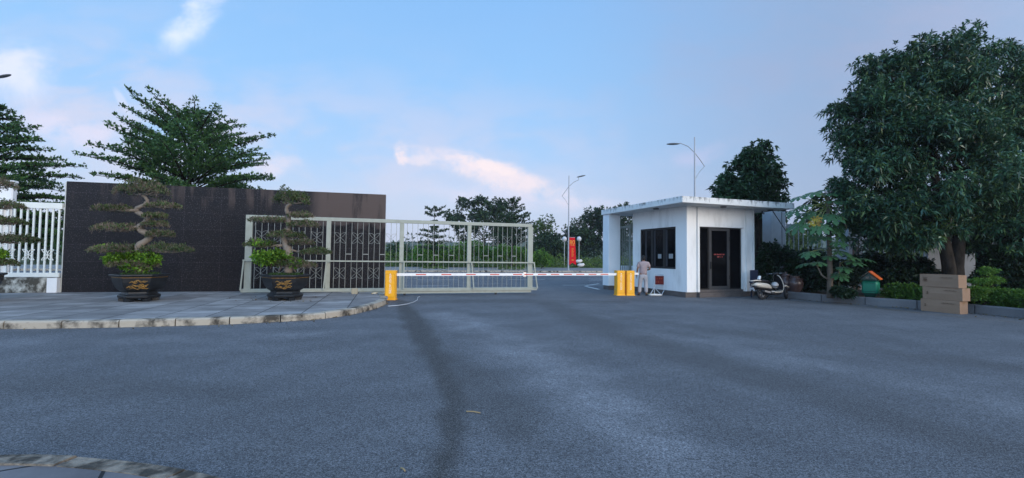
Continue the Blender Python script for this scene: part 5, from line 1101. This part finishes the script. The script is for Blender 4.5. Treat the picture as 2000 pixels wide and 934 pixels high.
    skin_mesh('trousers', tr, [('p', 'q'), ('q', 'lh'), ('lh', 'lk'), ('lk', 'la'), ('q', 'rh'), ('rh', 'rk'), ('rk', 'ra')], 'p', m_trous, t)
    b = MB(); b.ell((.012, .015, 1.585), (.086, .098, .095), 16, 10); b.ell((.012, -.02, 1.53), (.074, .07, .06), 14, 8); b.build('hair', m_hair, t, True)
    for x, y, xt in ((-.178, .045, -.2), (.135, .06, .15)):
        b = MB(); b.tube([(x + .01, y - .13, .02), (x, y, .02), (xt, y + .13, .02)], [.04, .05, .045], 8, sq=(1, .38)); b.build('sandal', m_sole, t, True)
person()
# ------------------------------------------------------------------ scooter
m_cream2 = mat('cream_plastic', (.60, .54, .45), .3, .5, col2=(.52, .46, .38), scale=3, coat=.3); m_blk = mat('black_plastic', (.012, .012, .014), .45, .4); m_seat = mat('black_vinyl', (.012, .012, .016), .5, .3)
m_alu = mat('cast_aluminium', (.30, .30, .31), .4, .5, metal=.6); m_refl = mat('mirror_glass', (.85, .85, .88), .05, .8, metal=1.0); m_tail = mat('smoked_lens', (.02, .03, .05), .2, .5); m_plate = mat('number_plate', (.55, .57, .6), .5, .3)
def scooter():
    g = G(1489, 585.5); hd = R(20); t = thing('motor_scooter', 'cream motor scooter leaning on its side stand between guard house and jars', 'scooter', (g.x, g.y, 0), hd)
    t.rotation_euler = (R(-7), 0, hd)
    WB = 1.27; r = .245
    def wheel(x, st=0.0):
        M = Matrix.Translation((x, 0, r)) @ Matrix.Rotation(st, 4, 'Z')
        b = MB(); k = 26; n = 8; vs = []
        for i in range(k):
            a = 6.2832 * i / k
            for j in range(n): c = 6.2832 * j / n; rr_ = r - .052 + .052 * math.cos(c); vs.append(M @ Vector((math.cos(a) * rr_, .05 * math.sin(c), math.sin(a) * rr_)))
        fs = [(i * n + j, ((i + 1) % k) * n + j, ((i + 1) % k) * n + (j + 1) % n, i * n + (j + 1) % n) for i in range(k) for j in range(n)]
        b.add(vs, fs); w = b.build('wheel', m_dark, t, True)
        b = MB()
        for i in range(5): a = 6.2832 * i / 5; b.bar(M @ Vector((0, 0, 0)), M @ Vector((math.cos(a) * (r - .09), 0, math.sin(a) * (r - .09))), .035)
        b.tube([M @ Vector((math.cos(6.2832 * i / 24) * (r - .098), 0, math.sin(6.2832 * i / 24) * (r - .098))) for i in range(25)], .014, 6); b.tube([M @ Vector((0, -.05, 0)), M @ Vector((0, .05, 0))], .05, 12); b.build('rim', m_alu, w)
    wheel(0); wheel(WB, R(32))
    def loft(name, secs, m, par=None, n=14):                         # sections: x, z centre, half width, half height (rounded boxes)
        b = MB(); vs = []
        for (x, z, hw, hh) in secs:
            for k in range(n): a = 6.2832 * k / n; c, s_ = math.cos(a), math.sin(a); vs.append((x, hw * math.copysign(abs(c) ** .65, c), z + hh * math.copysign(abs(s_) ** .65, s_)))
        fs = [(i * n + k, i * n + (k + 1) % n, (i + 1) * n + (k + 1) % n, (i + 1) * n + k) for i in range(len(secs) - 1) for k in range(n)] + [tuple(range(n)), tuple((len(secs) - 1) * n + k for k in range(n))]
        b.add(vs, fs); return b.build(name, m, par or t, True)
    loft('side_panel', [(-.40, .60, .09, .05), (-.28, .585, .14, .085), (-.05, .56, .165, .105), (.20, .53, .17, .105), (.38, .49, .14, .085), (.47, .44, .10, .05)], m_cream2)
    loft('under_panel', [(-.38, .50, .07, .04), (-.15, .46, .11, .06), (.25, .42, .12, .07), (.50, .36, .12, .06)], m_blk)
    loft('seat', [(-.30, .70, .10, .035), (-.10, .72, .14, .05), (.15, .715, .145, .055), (.32, .69, .13, .05), (.42, .655, .09, .03)], m_seat)
    b = MB(); 
    for y in (-.12, .12): b.tube([(-.05, y, .72), (-.30, y, .745), (-.46, y * .8, .735), (-.50, y * .3, .73)], .02, 7)
    b.tube([(-.50, -.04, .73), (-.50, .04, .73)], .02, 7); b.build('grab_rail', m_cream2, t)
    loft('tail_light', [(-.53, .685, .05, .03), (-.46, .675, .09, .05), (-.36, .655, .10, .04)], m_tail)
    b = MB(); b.add([(-.40, -.03, .53), (-.30, -.03, .47), (-.47, -.03, .28), (-.51, -.03, .33), (-.40, .03, .53), (-.30, .03, .47), (-.47, .03, .28), (-.51, .03, .33)], [(0, 1, 2, 3), (4, 7, 6, 5), (0, 4, 5, 1), (1, 5, 6, 2), (2, 6, 7, 3), (3, 7, 4, 0)]); b.build('mudguard', m_blk, t)
    M = Matrix.Translation((-.47, 0, .41)) @ Matrix.Rotation(R(-22), 4, 'Y'); MB().box((-.006, -.10, -.07), (.0, .10, .07), M).build('licence_plate', m_plate, t)
    loft('floorboard', [(.42, .30, .14, .045), (.6, .275, .16, .035), (.85, .275, .155, .035), (.98, .32, .14, .06)], m_cream2)
    loft('belly', [(.42, .22, .10, .05), (.7, .20, .11, .045), (.95, .23, .08, .05)], m_blk)
    # leg shield: a curved cream rim with a dark inner face
    b = MB(); pr = [(.97, .26), (1.02, .42), (1.01, .58), (.96, .74), (.90, .88), (.865, .95)]; vs = []
    for i, (x, z) in enumerate(pr):
        hw = (.13, .19, .205, .20, .165, .09)[i]
        vs += [(x - .035, -hw, z), (x + .02, -hw * .8, z + .01), (x + .075, 0, z + .02), (x + .02, hw * .8, z + .01), (x - .035, hw, z), (x - .005, 0, z)]
    fs = [(i * 6 + j, i * 6 + j + 1, (i + 1) * 6 + j + 1, (i + 1) * 6 + j) for i in range(5) for j in range(4)] + [(i * 6 + 4, i * 6 + 5, (i + 1) * 6 + 5, (i + 1) * 6 + 4) for i in range(5)] + [(i * 6 + 5, i * 6, (i + 1) * 6, (i + 1) * 6 + 5) for i in range(5)]
    b.add(vs, fs); b.build('leg_shield', m_cream2, t, True)
    b = MB(); vs = []
    for i, (x, z) in enumerate(pr): hw = (.11, .165, .18, .175, .14, .06)[i]; vs += [(x - .045, -hw, z), (x - .02, 0, z), (x - .045, hw, z)]
    b.add(vs, [(i * 3 + j, i * 3 + j + 1, (i + 1) * 3 + j + 1, (i + 1) * 3 + j) for i in range(5) for j in range(2)]); b.build('inner_panel', m_blk, t, True)
    loft('front_mudguard', [(WB - .2, .44, .06, .03), (WB - .02, .53, .075, .035), (WB + .16, .47, .06, .03)], m_cream2)
    b = MB(); b.tube([(WB, -.07, r), (WB - .12, -.05, .5), (WB - .22, 0, .62), (.90, 0, .95)], .025, 8); b.build('fork', m_blk, t)
    # handlebar turned to full lock
    Mh = Matrix.Translation((.86, 0, .99)) @ Matrix.Rotation(R(32), 4, 'Z')
    loft('headset', [(.72, .99, .06, .04), (.84, 1.01, .13, .06), (.95, .985, .10, .06), (1.0, .95, .05, .04)], m_blk)
    b = MB(); b.tube([Mh @ Vector(p) for p in ((-.05, -.34, .03), (0, -.2, .03), (.02, 0, .02), (0, .2, .03), (-.05, .34, .03))], .017, 8); hb = b.build('handlebar', m_alu, t)
    for s_ in (-1, 1):
        b = MB(); b.tube([Mh @ Vector((-.05, s_ * .34, .03)), Mh @ Vector((-.02, s_ * .24, .03))], .024, 8); b.build('grip', m_blk, hb)
        b = MB(); b.tube([Mh @ Vector((.07, s_ * .15, .03)), Mh @ Vector((.05, s_ * .32, .035))], .009, 6); b.build('brake_lever', m_alu, hb)
    b = MB(); b.tube([Mh @ Vector((0, -.18, .04)), Mh @ Vector((-.05, -.24, .20))], .008, 6); b.ell(Mh @ Vector((-.06, -.25, .24)), (.03, .07, .05), 12, 7); b.build('mirror', m_blk, hb)
    b = MB(); b.tube([Mh @ Vector((0, .18, .04)), (.45, .22, .88), (.16, .20, .76)], .009, 6); ms = b.build('mirror', m_blk, hb)
    M = Matrix.Translation((.10, .12, .86)) @ Matrix.Rotation(R(28), 4, 'Y'); MB().box((-.045, -.06, -.085), (.045, .06, .085), M, bev=.03).build('mirror_glass', m_boomw, ms)
    b = MB(); b.tube([(.50, -.15, .26), (.30, -.17, .24), (.22, -.18, .25)], [.025, .04, .055], 10); b.tube([(.22, -.18, .25), (-.18, -.185, .33)], [.06, .05], 12); b.build('exhaust', m_blk, t, True)
    MB().bar((.20, -.235, .27), (-.08, -.235, .325), .02, .07).build('heat_shield', m_alu, t)
    loft('engine', [(.0, .26, .10, .07), (.25, .28, .11, .09), (.45, .27, .09, .07)], m_blk)
    b = MB(); b.tube([(.55, .12, .2), (.50, .28, .02)], .013, 6); b.build('side_stand', m_blk, t)
    return t
sct = scooter()
p = A(1513.5, 557, sct.location.y + .12); ht = thing('helmet', 'silver grey helmet hanging under the scooter handlebar', 'helmet', (p.x, p.y, p.z))
b = MB(); b.ell((0, 0, 0), (.13, .14, .125), 16, 10); b.build('shell', mat('silver_paint', (.45, .44, .43), .3, .5, col2=(.35, .34, .34), scale=4), ht, True)
b = MB(); b.tube([(-.132, 0, -.03), (-.09, -.115, -.035), (0, -.145, -.04), (.09, -.115, -.035), (.132, 0, -.03)], .012, 6); b.build('trim', m_blk, ht)
# ------------------------------------------------------------------ small things on the ground
p = A(692, 568, 16.2); g = G(692, 574, .15); t = thing('concrete_block', 'small beige concrete block on the pavement in front of the gate', 'block', g, TH); MB().box((-.1, -.09, 0), (.11, .1, .2), bev=.012).build('block_body', mat('beige_concrete', (.36, .33, .25), .9, .1, scale=9), t)
g = G(731, 574, .15); b = MB(); b.box((-.09, -.05, 0), (.09, .05, .035), bev=.012); b.box((-.02, -.04, .036), (.12, .05, .06), bev=.01); tag(b.build('food_wrapper', mat('yellow_paper', (.6, .38, .1), .7, .2, col2=(.7, .62, .5), scale=9, var=1), None, loc=g), 'small yellow and white wrapper lying on the pavement tip', 'wrapper')
m_straw = mat('dry_straw', (.34, .26, .14), .9, .1)
for (xa, ya, xb, yb, lab) in ((911, 805, 938, 808, 'longer dry straw lying on the open asphalt'), (783, 916, 791, 922, 'short dry twig on the asphalt nearest the camera')):
    a_, c_ = G(xa, ya), G(xb, yb); b = MB(); b.tube([(0, 0, .008), (c_ - a_) * .5 + Vector((0, 0, .014)), (c_ - a_) + Vector((0, 0, .008))], .006, 5); tag(b.build('straw', m_straw, None, loc=a_), lab, 'straw', 'bits of straw on the asphalt')
pts = [G(x, y, .008) for x, y in ((758, 598), (775, 597), (795, 594), (808, 590), (815, 586), (816, 581), (820, 579))]; b = MB(); b.tube([q - pts[0] for q in pts], .011, 5)
tag(b.build('wire', m_sw, None, loc=pts[0]), 'thin pale wire lying on the asphalt beside the lone barrier cabinet', 'wire')

# fallen leaves and grit gathered along the bed kerb and the pavement edge
rg = np.random.default_rng(77); P = []
for i in range(260):
    s = rg.random() * (len(KB) - 12); k = int(s); q = KB[k].lerp(KB[k + 1], s - k); off = abs(rg.normal()) * .30 + .03; P.append((q.x - off * .85, q.y - off * .5, .012))
for i in range(90):
    s = 14 + rg.random() * (len(KL) - 24); k = int(s); q = KL[k].lerp(KL[k + 1], s - k); P.append((q.x + rg.normal() * .05, q.y - abs(rg.normal()) * .2 - .04, .012))
for i in range(70): P.append((*G(540 + 60 * rg.normal(), 583 + 5 * rg.normal(), .15)[:2], .16))
P = np.array(P); n = len(P); lf_dead = leafmat('fallen_leaf', [(.05, .035, .018), (.12, .085, .04), (.18, .14, .06)], .8, .15, 0)
tag(leaves('fallen_leaves', P, np.stack([rg.normal(size=n), rg.normal(size=n), rg.random(n) * .15], 1), .075 * rg.uniform(.5, 1.3, n), .035, lf_dead, None, rg, .0), kind='stuff')
# ------------------------------------------------------------------ evening haze
hm = bpy.data.materials.new('haze'); hm.use_nodes = True; nt = hm.node_tree; nt.nodes.remove(nt.nodes['Principled BSDF'])
pv = nt.nodes.new('ShaderNodeVolumePrincipled'); pv.inputs['Color'].default_value = (.80, .86, .95, 1); pv.inputs['Density'].default_value = .0004; pv.inputs['Anisotropy'].default_value = .2
nt.links.new(pv.outputs[0], nt.nodes['Material Output'].inputs['Volume'])
tag(MB().box((-980, -170, -2.2), (980, 720, 42)).build('haze', hm), kind='stuff')
